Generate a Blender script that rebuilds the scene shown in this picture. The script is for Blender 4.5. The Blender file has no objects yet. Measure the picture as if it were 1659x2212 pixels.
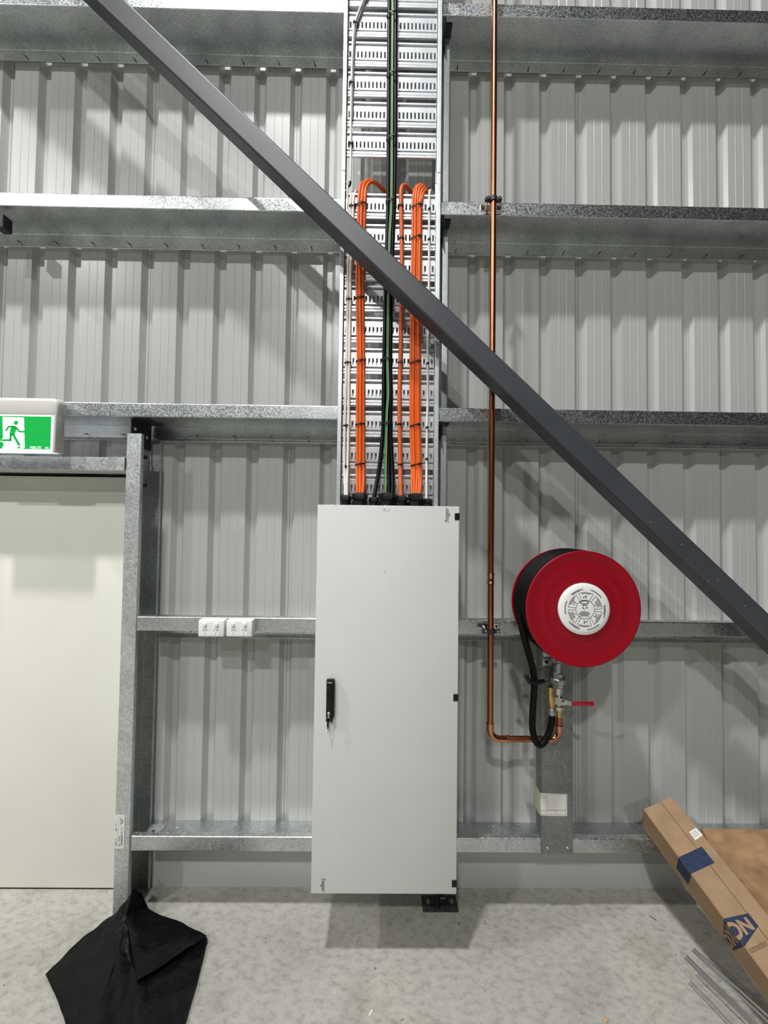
import bpy, bmesh, math, random
from mathutils import Vector, Matrix
random.seed(7)
SC = bpy.context.scene
COL = SC.collection

# ------------------------------------------------------------------ camera
W, H, F = 1659, 2212, 904.76
PITCH, YAW, ROLL = 0.029069, 0.009953, 0.012789
CAM = Vector((0.0, -1.9751, 1.8395))
_f = Vector((math.sin(YAW)*math.cos(PITCH), math.cos(YAW)*math.cos(PITCH), math.sin(PITCH)))
_r = Vector((math.cos(YAW), -math.sin(YAW), 0)); _u = _r.cross(_f)
CR = math.cos(ROLL)*_r + math.sin(ROLL)*_u
CU = -math.sin(ROLL)*_r + math.cos(ROLL)*_u
cd = bpy.data.cameras.new('camera'); cam = bpy.data.objects.new('camera', cd); COL.objects.link(cam)
cd.sensor_fit = 'VERTICAL'; cd.sensor_height = 36.0; cd.lens = F*36.0/H
cd.clip_start = 0.05; cd.clip_end = 100
cam.matrix_world = Matrix(((CR.x, CU.x, -_f.x, CAM.x), (CR.y, CU.y, -_f.y, CAM.y), (CR.z, CU.z, -_f.z, CAM.z), (0, 0, 0, 1)))
SC.camera = cam

def ray(px, py): return _f + CR*((px-W/2)/F) - CU*((py-H/2)/F)
def at(px, py, Y):            # surveyed point of the photograph on the vertical plane y = Y (metres)
    d = ray(px, py); return CAM + d*((Y-CAM.y)/d.y)
def fz(px, py, z=0.0):        # surveyed point on the level plane at height z
    d = ray(px, py); return CAM + d*((z-CAM.z)/d.z)

# ------------------------------------------------------------------ world, lamps, exposure
w = bpy.data.worlds.new('hall'); SC.world = w; w.use_nodes = True
bg = w.node_tree.nodes['Background']; bg.inputs[0].default_value = (0.93, 0.97, 1.0, 1); bg.inputs[1].default_value = 0.03
def lamp(name, loc, power, size=0.42):
    l = bpy.data.lights.new(name, 'AREA'); l.shape = 'DISK'; l.size = size; l.energy = power; l.color = (1.0, 0.998, 0.985)
    o = bpy.data.objects.new(name, l); COL.objects.link(o); o.location = loc   # hangs facing straight down
    return o
lamp('high_bay_lamp', (-1.6, -3.0, 9.2), 900)
lamp('high_bay_lamp', (-1.5, -8.6, 9.2), 900)
lamp('high_bay_lamp', (-8.0, -3.0, 9.2), 900)
lamp('high_bay_lamp', (-8.0, -8.6, 9.2), 900)
lamp('high_bay_lamp', (-1.5, -14.2, 9.2), 900)
SC.view_settings.view_transform = 'Standard'; SC.view_settings.look = 'None'
SC.view_settings.exposure = -0.95; SC.view_settings.gamma = 1.0; SC.view_settings.use_curve_mapping = False

# ------------------------------------------------------------------ materials
def mat(name, col, rough=0.5, metal=0.0, spec=0.5, noise=None, bump=None, emit=None, coat=0.0):
    """noise=(scale, amount[, stretch xyz]) varies value; bump=(scale, strength)."""
    m = bpy.data.materials.new(name); m.use_nodes = True; nt = m.node_tree; b = nt.nodes['Principled BSDF']
    b.inputs['Base Color'].default_value = (*col, 1); b.inputs['Roughness'].default_value = rough
    b.inputs['Metallic'].default_value = metal; b.inputs['Specular IOR Level'].default_value = spec
    b.inputs['Coat Weight'].default_value = coat
    tc = nt.nodes.new('ShaderNodeTexCoord')
    if noise:
        n = nt.nodes.new('ShaderNodeTexNoise'); n.inputs['Scale'].default_value = noise[0]; n.inputs['Detail'].default_value = 6
        if len(noise) > 2:
            mp = nt.nodes.new('ShaderNodeMapping'); mp.inputs['Scale'].default_value = noise[2]
            nt.links.new(tc.outputs['Object'], mp.inputs[0]); nt.links.new(mp.outputs[0], n.inputs['Vector'])
        else: nt.links.new(tc.outputs['Object'], n.inputs['Vector'])
        r = nt.nodes.new('ShaderNodeMapRange'); r.inputs[1].default_value = 0.3; r.inputs[2].default_value = 0.7
        r.inputs[3].default_value = 1-noise[1]; r.inputs[4].default_value = 1+noise[1]
        nt.links.new(n.outputs['Fac'], r.inputs[0])
        x = nt.nodes.new('ShaderNodeVectorMath'); x.operation = 'SCALE'; x.inputs[0].default_value = col
        nt.links.new(r.outputs[0], x.inputs['Scale']); nt.links.new(x.outputs[0], b.inputs['Base Color'])
    if bump:
        n2 = nt.nodes.new('ShaderNodeTexNoise'); n2.inputs['Scale'].default_value = bump[0]; n2.inputs['Detail'].default_value = 5
        nt.links.new(tc.outputs['Object'], n2.inputs['Vector'])
        bp = nt.nodes.new('ShaderNodeBump'); bp.inputs['Strength'].default_value = bump[1]; bp.inputs['Distance'].default_value = 0.004
        nt.links.new(n2.outputs['Fac'], bp.inputs['Height']); nt.links.new(bp.outputs[0], b.inputs['Normal'])
    if emit:
        b.inputs['Emission Color'].default_value = (*emit[0], 1); b.inputs['Emission Strength'].default_value = emit[1]
    return m

def galv(name, lo, hi, metal=1.0, rough=(0.27, 0.47), scale=200.0):
    """hot-dip zinc: small spangles of differing brightness plus broad stains"""
    m = bpy.data.materials.new(name); m.use_nodes = True; nt = m.node_tree; N = nt.nodes; L = nt.links
    b = N['Principled BSDF']; tc = N.new('ShaderNodeTexCoord')
    v = N.new('ShaderNodeTexVoronoi'); v.inputs['Scale'].default_value = scale; L.new(tc.outputs['Object'], v.inputs['Vector'])
    s = N.new('ShaderNodeSeparateColor'); L.new(v.outputs['Color'], s.inputs[0])
    n = N.new('ShaderNodeTexNoise'); n.inputs['Scale'].default_value = 7; n.inputs['Detail'].default_value = 5
    L.new(tc.outputs['Object'], n.inputs['Vector'])
    a = N.new('ShaderNodeMath'); a.operation = 'MULTIPLY_ADD'; a.inputs[1].default_value = 0.55; L.new(s.outputs[0], a.inputs[0])
    q = N.new('ShaderNodeMapRange'); q.inputs[1].default_value = 0.3; q.inputs[2].default_value = 0.7; q.inputs[4].default_value = 0.45
    L.new(n.outputs['Fac'], q.inputs[0]); L.new(q.outputs[0], a.inputs[2])
    cr = N.new('ShaderNodeMix'); cr.data_type = 'RGBA'; L.new(a.outputs[0], cr.inputs[0])
    cr.inputs[6].default_value = (*lo, 1); cr.inputs[7].default_value = (*hi, 1); L.new(cr.outputs[2], b.inputs['Base Color'])
    rr = N.new('ShaderNodeMapRange'); rr.inputs[3].default_value = rough[0]; rr.inputs[4].default_value = rough[1]
    L.new(s.outputs[1], rr.inputs[0]); L.new(rr.outputs[0], b.inputs['Roughness'])
    b.inputs['Metallic'].default_value = metal
    return m

M = {}
M['sheet'] = mat('painted_cladding', (0.50, 0.506, 0.488), 0.29, 0, 0.55, (2.2, 0.05, (1, 1, 0.5)))
M['galv'] = galv('galvanised_girt_steel', (0.42, 0.445, 0.45), (0.80, 0.83, 0.83))
M['galv_post'] = galv('galvanised_post_steel', (0.44, 0.46, 0.46), (0.78, 0.81, 0.805), 0.8, (0.42, 0.6), 130)
M['galv_stub'] = galv('weathered_zinc', (0.16, 0.175, 0.175), (0.36, 0.38, 0.375), 0.75, (0.4, 0.6), 240)
M['ladder'] = mat('bright_zinc', (0.84, 0.86, 0.88), 0.34, 0.7, 0.5, (60, 0.08))
M['ladder_side'] = mat('zinc_rail', (0.72, 0.75, 0.77), 0.4, 0.75, 0.5, (40, 0.08))
M['dark_steel'] = mat('dark_steel_cleat', (0.03, 0.033, 0.032), 0.55, 0.3)
M['black_steel'] = mat('worn_black_steel', (0.045, 0.047, 0.05), 0.5, 0.4, 0.5, (60, 0.5))
M['brace'] = mat('charcoal_primer', (0.055, 0.060, 0.069), 0.42, 0, 0.5, (5, 0.12), (600, 0.04))
M['cabinet'] = mat('light_grey_powder_coat', (0.665, 0.68, 0.655), 0.5, 0, 0.4, (4, 0.02), (900, 0.03))
M['door'] = mat('cream_door_paint', (0.84, 0.84, 0.755), 0.5, 0, 0.4, (3, 0.025))
M['black'] = mat('black_plastic', (0.004, 0.004, 0.0045), 0.45, 0, 0.35)
M['black_cable'] = mat('black_cable_sheath', (0.003, 0.003, 0.004), 0.42, 0, 0.22)
M['hose'] = mat('black_rubber_hose', (0.003, 0.003, 0.0035), 0.48, 0, 0.16, None, (250, 0.15))
M['orange'] = mat('orange_cable_sheath', (0.80, 0.135, 0.018), 0.42, 0, 0.4, (30, 0.05))
M['orange_dark'] = mat('deep_orange_cable_sheath', (0.66, 0.125, 0.03), 0.45, 0, 0.4, (30, 0.05))
M['green'] = mat('green_earth_sheath', (0.035, 0.21, 0.10), 0.4)
M['yellow'] = mat('yellow_earth_stripe', (0.42, 0.40, 0.10), 0.4)
M['white_cable'] = mat('white_cable_sheath', (0.84, 0.79, 0.74), 0.45)
M['grey_cable'] = mat('grey_cable_sheath', (0.20, 0.20, 0.20), 0.45)
M['white'] = mat('white_plastic', (0.88, 0.88, 0.865), 0.35)
M['ink'] = mat('dark_print', (0.03, 0.03, 0.035), 0.6)
M['ink_soft'] = mat('grey_print', (0.22, 0.22, 0.22), 0.6)
M['paper'] = mat('white_paper', (0.74, 0.73, 0.68), 0.7)
M['paper_green'] = mat('pale_green_paper', (0.50, 0.56, 0.36), 0.7)
M['copper'] = mat('copper_tube', (0.44, 0.165, 0.075), 0.29, 1.0, 0.5, (14, 0.22, (1, 1, 0.3)))
M['copper_bright'] = mat('polished_copper_fitting', (0.66, 0.29, 0.16), 0.2, 1.0, 0.5, (40, 0.15))
M['brass'] = mat('brass', (0.62, 0.44, 0.16), 0.27, 1.0)
M['nickel'] = mat('nickel_plate', (0.58, 0.57, 0.54), 0.25, 1.0)
M['zinc_fit'] = mat('galvanised_pipe_fitting', (0.46, 0.48, 0.47), 0.4, 0.85, 0.5, (80, 0.2))
M['chrome'] = mat('bright_bolt_zinc', (0.78, 0.78, 0.76), 0.2, 1.0)
M['red'] = mat('red_reel_plastic', (0.29, 0.0012, 0.011), 0.42, 0, 0.3, None, (1400, 0.03))
M['red_grip'] = mat('red_vinyl_grip', (0.46, 0.012, 0.03), 0.35)
M['clamp'] = mat('brown_black_rubber_clamp', (0.022, 0.014, 0.012), 0.45)
M['sign_white'] = mat('lit_white_diffuser', (0.8, 0.8, 0.82), 0.4, emit=((0.93, 0.96, 1.0), 1.25))
M['sign_face'] = mat('lit_white_sign_face', (0.8, 0.8, 0.8), 0.4, emit=((0.93, 1.0, 0.97), 1.8))
M['sign_green'] = mat('lit_green_sign_face', (0.0, 0.30, 0.06), 0.4, emit=((0.010, 0.55, 0.060), 0.85))
M['sign_body'] = mat('warm_white_housing', (0.72, 0.71, 0.68), 0.4)
M['card'] = mat('brown_cardboard', (0.345, 0.228, 0.13), 0.75, 0, 0.3, (18, 0.10, (1, 1, 1)), (300, 0.1))
M['card_worn'] = mat('dusty_cardboard', (0.36, 0.22, 0.115), 0.8, 0, 0.3, (11, 0.28, (1, 2.5, 1)), (200, 0.15))
M['card_print'] = mat('navy_carton_print', (0.018, 0.032, 0.078), 0.7, 0, 0.3, (60, 0.25))
M['card_brown_print'] = mat('brown_carton_print', (0.17, 0.085, 0.05), 0.7)
M['poly'] = mat('black_polythene', (0.003, 0.003, 0.0035), 0.36, 0, 0.18, (40, 0.4), (42, 0.8))
M['rod'] = mat('zinc_threaded_rod', (0.42, 0.43, 0.44), 0.35, 0.85)
M['timber'] = mat('pale_timber', (0.55, 0.38, 0.20), 0.7, 0, 0.3, (20, 0.15))
M['screw'] = mat('screw_tip_steel', (0.05, 0.05, 0.05), 0.4, 0.6)

def concrete():
    m = bpy.data.materials.new('concrete_slab'); m.use_nodes = True; nt = m.node_tree; N = nt.nodes; L = nt.links
    b = N['Principled BSDF']; tc = N.new('ShaderNodeTexCoord')
    def noise(sc, det=6, dist=0.0):
        n = N.new('ShaderNodeTexNoise'); n.inputs['Scale'].default_value = sc; n.inputs['Detail'].default_value = det
        n.inputs['Distortion'].default_value = dist; L.new(tc.outputs['Object'], n.inputs['Vector']); return n.outputs['Fac']
    def ramp(src, pts):
        r = N.new('ShaderNodeValToRGB'); e = r.color_ramp.elements
        while len(e) < len(pts): e.new(0.5)
        for i, (p, c) in enumerate(pts): e[i].position = p; e[i].color = (*c, 1)
        L.new(src, r.inputs[0]); return r.outputs[0]
    def mul(a, c, fac=1.0):
        x = N.new('ShaderNodeMix'); x.data_type = 'RGBA'; x.blend_type = 'MULTIPLY'; x.inputs[0].default_value = fac
        L.new(a, x.inputs[6]); L.new(c, x.inputs[7]); return x.outputs[2]
    mp = N.new('ShaderNodeMapping'); mp.inputs['Rotation'].default_value = (0, 0, 0.75); mp.inputs['Scale'].default_value = (1.0, 1.5, 1.0)
    L.new(tc.outputs['Object'], mp.inputs[0])
    def streak(sc, det):
        n = N.new('ShaderNodeTexNoise'); n.inputs['Scale'].default_value = sc; n.inputs['Detail'].default_value = det; n.inputs['Roughness'].default_value = 0.65
        L.new(mp.outputs[0], n.inputs['Vector']); return n.outputs['Fac']
    base = ramp(noise(1.3, 5), [(0.30, (0.37, 0.363, 0.328)), (0.5, (0.425, 0.416, 0.376)), (0.7, (0.475, 0.46, 0.412))])
    mott = ramp(streak(26, 12), [(0.32, (0.68, 0.68, 0.67)), (0.5, (1.0, 1.0, 1.0)), (0.68, (1.14, 1.14, 1.13))])
    stain = ramp(noise(4.0, 9), [(0.34, (0.80, 0.795, 0.78)), (0.50, (1, 1, 1))])
    pit = ramp(streak(75, 4), [(0.30, (0.42, 0.41, 0.40)), (0.39, (1, 1, 1))])
    patch = ramp(noise(3.1, 4), [(0.45, (1, 1, 1)), (0.60, (0, 0, 0))])
    speck = ramp(noise(42, 2, 0.6), [(0.235, (0.40, 0.39, 0.37)), (0.275, (1, 1, 1))])
    fine = ramp(noise(300, 3), [(0.3, (0.86, 0.86, 0.86)), (0.7, (1.12, 1.12, 1.12))])
    pm = N.new('ShaderNodeMix'); pm.data_type = 'RGBA'; pm.inputs[7].default_value = (1, 1, 1, 1)
    L.new(patch, pm.inputs[0]); L.new(pit, pm.inputs[6])
    c = mul(mul(mul(mul(mul(base, mott, 0.9), stain, 0.75), pm.outputs[2], 0.8), speck, 0.8), fine)
    L.new(c, b.inputs['Base Color']); b.inputs['Roughness'].default_value = 0.55; b.inputs['Specular IOR Level'].default_value = 0.35
    bp = N.new('ShaderNodeBump'); bp.inputs['Strength'].default_value = 0.25; bp.inputs['Distance'].default_value = 0.004
    L.new(noise(45, 6), bp.inputs['Height']); L.new(bp.outputs[0], b.inputs['Normal'])
    return m
M['concrete'] = concrete()

# ------------------------------------------------------------------ mesh helpers
class MB:
    def __init__(s): s.b = bmesh.new()
    def box(s, x0, x1, y0, y1, z0, z1, bev=0.0, seg=2, rot=None, loc=None):
        t = bmesh.new(); bmesh.ops.create_cube(t, size=1)
        for v in t.verts: v.co = Vector(((x0+x1)/2+v.co.x*(x1-x0), (y0+y1)/2+v.co.y*(y1-y0), (z0+z1)/2+v.co.z*(z1-z0)))
        if bev: bmesh.ops.bevel(t, geom=t.edges[:], offset=bev, segments=seg, affect='EDGES', profile=0.5)
        if rot is not None: bmesh.ops.transform(t, matrix=rot, verts=t.verts)
        if loc is not None: bmesh.ops.translate(t, vec=loc, verts=t.verts)
        s._merge(t); return s
    def _merge(s, t):
        me = bpy.data.meshes.new('tmp'); t.to_mesh(me); t.free(); s.b.from_mesh(me); bpy.data.meshes.remove(me)
    def poly(s, pts): s.b.faces.new([s.b.verts.new(p) for p in pts]); return s
    def prism(s, pts, fn, l0, l1):
        a = [s.b.verts.new(fn(p[0], p[1], l0)) for p in pts]; c = [s.b.verts.new(fn(p[0], p[1], l1)) for p in pts]
        n = len(pts)
        for i in range(n): s.b.faces.new([a[i], a[(i+1) % n], c[(i+1) % n], c[i]])
        s.b.faces.new(a[::-1]); s.b.faces.new(c); return s
    def tube(s, path, r, n=12, cap=True, flat=None):
        path = [Vector(p) for p in path]; rs = r if isinstance(r, (list, tuple)) else [r]*len(path)
        t0 = (path[1]-path[0]).normalized(); ref = Vector((0, 1, 0)) if abs(t0.y) < 0.9 else Vector((1, 0, 0))
        u = t0.cross(ref).normalized(); rings = []
        for i, p in enumerate(path):
            if i == 0: t = path[1]-path[0]
            elif i == len(path)-1: t = path[-1]-path[-2]
            else: t = (path[i+1]-path[i]).normalized()+(path[i]-path[i-1]).normalized()
            t.normalize(); u = (u-t*u.dot(t)).normalized(); v = t.cross(u)
            ky = flat or 1.0
            rings.append([s.b.verts.new(p+u*(math.cos(2*math.pi*k/n)*rs[i])+v*(math.sin(2*math.pi*k/n)*rs[i]*ky)) for k in range(n)])
        for i in range(len(rings)-1):
            for k in range(n): s.b.faces.new([rings[i][k], rings[i][(k+1) % n], rings[i+1][(k+1) % n], rings[i+1][k]])
        if cap: s.b.faces.new(rings[0][::-1]); s.b.faces.new(rings[-1])
        return s
    def lathe(s, prof, c, axis='Z', n=48, close=False):
        """prof: (radius, height along axis)"""
        c = Vector(c); rings = []
        def P(r, h, a):
            x, y = r*math.cos(a), r*math.sin(a)
            if axis == 'Z': return c+Vector((x, y, h))
            if axis == 'Y': return c+Vector((x, h, y))
            return c+Vector((h, x, y))
        for r, h in prof:
            if r < 1e-6: rings.append([s.b.verts.new(P(0, h, 0))])
            else: rings.append([s.b.verts.new(P(r, h, 2*math.pi*k/n)) for k in range(n)])
        for i in range(len(rings)-1+(1 if close else 0)):
            A, B = rings[i], rings[(i+1) % len(rings)]
            for k in range(n):
                q = [A[k % len(A)], A[(k+1) % len(A)], B[(k+1) % len(B)], B[k % len(B)]]
                u = []
                for x in q:
                    if x not in u: u.append(x)
                if len(u) > 2: s.b.faces.new(u)
        return s
    def mesh(s, name, angle=35):
        bmesh.ops.recalc_face_normals(s.b, faces=s.b.faces[:])
        lim = math.radians(angle)
        for f in s.b.faces: f.smooth = True
        for e in s.b.edges: e.smooth = not (len(e.link_faces) == 2 and e.calc_face_angle(0) > lim) if len(e.link_faces) == 2 else False
        me = bpy.data.meshes.new(name); s.b.to_mesh(me); s.b.free(); return me

def add(name, me, m=None, parent=None, loc=None, rot=None):
    o = bpy.data.objects.new(name, me); COL.objects.link(o)
    if m is not None and not me.materials: me.materials.append(M[m])
    if loc is not None: o.location = loc
    if rot is not None: o.rotation_euler = rot
    if parent is not None:
        o.parent = parent; o.matrix_parent_inverse = Matrix.Translation(-parent_origin(parent))
    return o
def wn(o):
    md = o.modifiers.new('weighted', 'WEIGHTED_NORMAL'); md.keep_sharp = True; md.weight = 80; return o
def parent_origin(p):
    v = Vector(p.location)
    return v
def sub(name, me, m, part):   # sub-part of a mesh part that sits at the world origin or of a placed part
    o = bpy.data.objects.new(name, me); COL.objects.link(o)
    if not me.materials: me.materials.append(M[m])
    o.parent = part
    # part keeps its own world placement: child mesh is modelled in world space
    mw = (Matrix.Translation(-parent_origin(part.parent)) if False else Matrix.Identity(4))
    o.matrix_parent_inverse = Matrix.Translation(-Vector(part.location))
    return o
def tag(o, label=None, cat=None, group=None, kind=None):
    if label: o['label'] = label
    if cat: o['category'] = cat
    if group: o['group'] = group
    if kind: o['kind'] = kind
    return o
def thing(name, loc, label, cat, group=None, kind=None):
    o = bpy.data.objects.new(name, None); COL.objects.link(o); o.location = loc; o.empty_display_size = 0.05
    return tag(o, label, cat, group, kind)

def rounded(pts, r, n=3):
    out = [pts[0]]
    for i in range(1, len(pts)-1):
        a, p, c = Vector(pts[i-1]), Vector(pts[i]), Vector(pts[i+1])
        d1, d2 = (a-p).normalized(), (c-p).normalized(); q1, q2 = p+d1*r, p+d2*r
        for k in range(n+1):
            t = k/n; out.append(tuple((1-t)**2*q1+2*t*(1-t)*p+t*t*q2))
    out.append(pts[-1]); return out
def thick(pts, t):
    """closed outline of a bent sheet: polyline offset by t to its left"""
    P = [Vector(p) for p in pts]; off = []
    for i, p in enumerate(P):
        d1 = (p-P[i-1]).normalized() if i else None; d2 = (P[i+1]-p).normalized() if i < len(P)-1 else None
        if d1 is None: d1 = d2
        if d2 is None: d2 = d1
        n1, n2 = Vector((-d1.y, d1.x)), Vector((-d2.y, d2.x)); b = (n1+n2).normalized()
        off.append(p+b*(t/max(0.3, b.dot(n1))))
    return [tuple(p) for p in P]+[tuple(p) for p in reversed(off)]
def smooth_path(pts, n=6):
    P = [Vector(p) for p in pts]; out = []
    for i in range(len(P)-1):
        p0 = P[max(0, i-1)]; p1 = P[i]; p2 = P[i+1]; p3 = P[min(len(P)-1, i+2)]
        for k in range(n):
            t = k/n
            out.append(0.5*((2*p1)+(p2-p0)*t+(2*p0-5*p1+4*p2-p3)*t*t+(3*p1-p0-3*p2+p3)*t**3))
    out.append(P[-1]); return out
def text_mesh(body, size, extrude=0.0, bold=False):
    """flat lettering in the xy plane, centred"""
    cu = bpy.data.curves.new('t', 'FONT'); cu.body = body; cu.size = size; cu.extrude = extrude; cu.align_x = 'CENTER'; cu.align_y = 'CENTER'
    cu.resolution_u = 3
    if bold: cu.offset = size*(0.045 if bold == 2 else 0.022)
    o = bpy.data.objects.new('t', cu); COL.objects.link(o)
    dg = bpy.context.evaluated_depsgraph_get(); me = bpy.data.meshes.new_from_object(o.evaluated_get(dg))
    bpy.data.objects.remove(o); bpy.data.curves.remove(cu); me.materials.clear(); return me
def place_mesh(me, mtx): me.transform(mtx); return me
def wallframe(x, y, z, rot=0.0, sx=1.0):
    """matrix putting xy-plane lettering on a plane facing the camera side (-y)"""
    return Matrix.Translation((x, y, z)) @ Matrix.Rotation(math.pi/2, 4, 'X') @ Matrix.Rotation(rot, 4, 'Z') @ Matrix.Diagonal((sx, 1, 1, 1))

# ================================================================== SETTING
GZ = [4.3325, 3.3365, 2.332, 1.329, 0.3275]          # girt web levels
PAN = 0.200
X0 = -2.0310
me = MB().box(-7, 7, -9, 0.6, -0.15, 0).mesh('floor'); tag(add('floor', me, 'concrete'), kind='structure')

wall = thing('wall_back', (0, PAN, 0), None, None, None, 'structure')
def sheet_mesh(k0, n, z0, z1):
    pts = []
    for k in range(k0, k0+n):
        g = X0+0.1905*k
        pts += [(g+.033, .229), (g+.046, .229), (g+.066, .2)]
        for c in (.1085, .1500): pts += [(g+c-.0035, .2), (g+c-.002, .1990), (g+c+.002, .1990), (g+c+.0035, .2)]
        pts += [(g+.1905, .2), (g+.2105, .229)]
    g = X0+0.1905*(k0+n); pts.append((g+.0345, .229))
    b = MB(); out = thick(pts, 0.0008)
    b.prism(out, lambda x, y, l: (x, y, l), z0, z1); return b.mesh('cladding_sheet', 20)
for i, k0 in enumerate(range(-16, 28, 4)):
    xl = X0+0.1905*k0; z0 = 2.10 if (xl < -1.3 and xl > -2.3) else 0.292
    add('cladding_sheet', sheet_mesh(k0, 4, z0, 6.2), 'sheet', wall)
tag(add('baseboard_back', MB().box(-1.13, 4.4, .201, .26, 0, .288).mesh('baseboard_back'), 'sheet'), kind='structure')

tag(add('baseboard_left', MB().box(-4.6, -2.34, .201, .26, 0, .288).mesh('baseboard_left'), 'sheet'), kind='structure')

# ---- door at the left
door = thing('door_1', (-1.7, .18, 0), None, None, None, 'structure')
add('door_leaf', MB().box(-2.26, -1.240, .18, .222, .009, 2.062, .002).mesh('door_leaf'), 'door', door)
add('door_gap_backing', MB().box(-2.36, -1.240, .223, .26, 0, 2.10).mesh('door_gap_backing'), 'dark_steel', door)  # added backing that stops world light shining through the gap above the leaf
add('far_jamb', MB().box(-2.335, -2.262, .0, .222, 0, 2.15, .003).mesh('far_jamb'), 'galv_post', door)
add('door_sill', MB().box(-2.26, -1.240, .184, .222, 0.0, .008).mesh('door_sill'), 'black', door)

# ================================================================== STEELWORK
def zgirt(x0, x1, z):
    prof = rounded([(.022, z+.0710), (.0, z+.0655), (.0, z), (.198, z), (.198, z-.063), (.180, z-.077)], .005)
    b = MB(); b.prism(thick(prof, .0022), lambda y, zz, l: (l, y, zz), x0, x1); return b.mesh('girt', 28)
glab = ['galvanised steel wall girt at the very top of the picture', 'galvanised girt crossing behind the start of the orange cables',
        'galvanised girt running just above the door and exit sign', 'galvanised girt at mid height carrying the two white power outlets',
        'lowest galvanised girt near the floor behind the grey cabinet']
gx0 = [-4.6, -4.6, -4.6, -1.1225, -1.120]
girts = []
for i, z in enumerate(GZ):
    g = thing('wall_girt', (gx0[i], 0, z), glab[i], 'girt', 'horizontal wall girts')
    wn(add('girt_section', zgirt(gx0[i], 4.4, z), 'galv', g))
    if i < 4:
        b = MB()
        for k in range(-10, 30):
            x = X0+.1905*k+.130
            if x > gx0[i]+.05: b.tube([(x, .197, z-.045), (x-.004, .170, z-.049)], [.0030, .0006], 6)
        tag(add('screw_tips', b.mesh('screw_tips'), 'screw', g), kind='stuff')
    # service holes punched in the web show as pale ovals
    girts.append(g)
def oval(name, parent, x, y, z, a, bb, m):
    b = MB(); b.lathe([(0, 0), (a, 0), (a, .0006), (0, .0006)], (0, 0, 0), 'Z', 16)
    me = b.mesh(name); me.transform(Matrix.Diagonal((1, bb/a, 1, 1))); return add(name, me, m, parent, (x, y, z))
p = at(333, 42, .05); oval('web_hole', girts[0], p.x, .05, GZ[0]-.0007, .012, .016, 'sheet')
p = at(33, 492, .16); oval('web_hole', girts[1], p.x, .14, GZ[1]-.0007, .011, .016, 'sheet')

# slotted end cleat and swarf lying on the lowest girt, clip at the far left of the second
ec = add('end_cleat', MB().box(-1.117, -1.045, .045, .165, GZ[4]+.0024, GZ[4]+.0062, .001, 1).mesh('end_cleat'), 'galv_post', girts[4])
b = MB(); b.lathe([(0, 0), (.017, 0), (.017, .0006), (0, .0006)], (0, 0, 0), 'Z', 16); me_ = b.mesh('cleat_slot'); me_.transform(Matrix.Translation((-1.082, .105, GZ[4]+.0062)) @ Matrix.Diagonal((.55, 1.2, 1, 1)))
c_ = bpy.data.objects.new('cleat_slot', me_); COL.objects.link(c_); me_.materials.append(M['ink']); c_.parent = ec
b = MB(); b.lathe([(0, .026), (.005, .026), (.005, .010), (.0105, .010), (.0105, 0), (0, 0)], (-1.000, .10, GZ[4]+.0024), 'Z', 6); add('cleat_bolt', b.mesh('cleat_bolt'), 'chrome', girts[4])
b = MB()
for (px, py) in ((352, 1779), (361, 1781), (378, 1784), (383, 1787), (391, 1793), (470, 1782), (566, 1791), (573, 1790), (660, 1794), (1066, 1784), (1115, 1782), (1120, 1784)):
    q = fz(px, py, GZ[4]+.003); a = random.uniform(0, 3.1)
    b.box(-.006, .006, -.002, .002, 0, .0016, rot=Matrix.Rotation(a, 4, 'Z'), loc=Vector((q.x, q.y, GZ[4]+.0023)))
tag(add('swarf', b.mesh('swarf'), 'chrome', girts[4]), kind='stuff')
q = at(2, 472, .01); add('girt_clip', MB().box(q.x-.03, q.x+.014, .006, .06, q.z-.045, q.z+.022, .003, 1).mesh('girt_clip'), 'dark_steel', girts[1])

# door jamb post: channel open to the right
post = thing('door_post', (-1.16, .1, 0), 'galvanised channel post at the right edge of the cream door', 'post')
XL, XR = -1.1975, -1.127
prof = rounded([(XR-.001, .022), (XR, .0), (XL, .0), (XL, .196), (XR, .196), (XR-.001, .172)], .006)
b = MB(); b.prism(thick(prof, -.0024), lambda x, y, l: (x, y, l), 0.0, 2.252)
wn(add('channel', b.mesh('channel', 28), 'galv_post', post))
bm_ = MB().lathe([(0, .011), (.011, .010), (.0125, 0), (0, 0)], (0, 0, 0), 'X', 6).mesh('bolt_head')
for (y, z) in ((.06, 2.16), (.06, 2.02), (.13, 2.16), (.13, 2.02)): add('bolt_head', bm_, 'dark_steel', post, (XL+.0142, y, z))
# stickers on the post
st = thing('product_sticker', (-1.176, -.001, .41), 'white printed sticker low on the door post', 'sticker')
add('label_sheet', MB().box(-1.1965, -1.152, -.0012, -.0004, .339, .490).mesh('label_sheet'), 'paper', st)
b = MB()
for (x, z0, z1, w_) in ((-1.1625, .355, .400, .007), (-1.1625, .405, .418, .005), (-1.1625, .425, .432, .004), (-1.1625, .452, .470, .006),
                        (-1.174, .350, .362, .004), (-1.174, .372, .396, .004), (-1.170, .448, .458, .004), (-1.170, .465, .476, .004),
                        (-1.189, .352, .372, .006), (-1.1875, .376, .386, .004), (-1.189, .418, .432, .005), (-1.191, .440, .452, .003)):
    z = z0
    while z < z1-.001:
        dz = random.uniform(.0025, .0045); b.box(x-w_/2, x+w_/2, -.0016, -.0012, z, min(z1, z+dz)); z += dz+.0012
for x in (-1.180, -1.1685): b.box(x-.0003, x+.0003, -.0015, -.0012, .345, .485)
add('print', b.mesh('print'), 'ink_soft', st)

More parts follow.
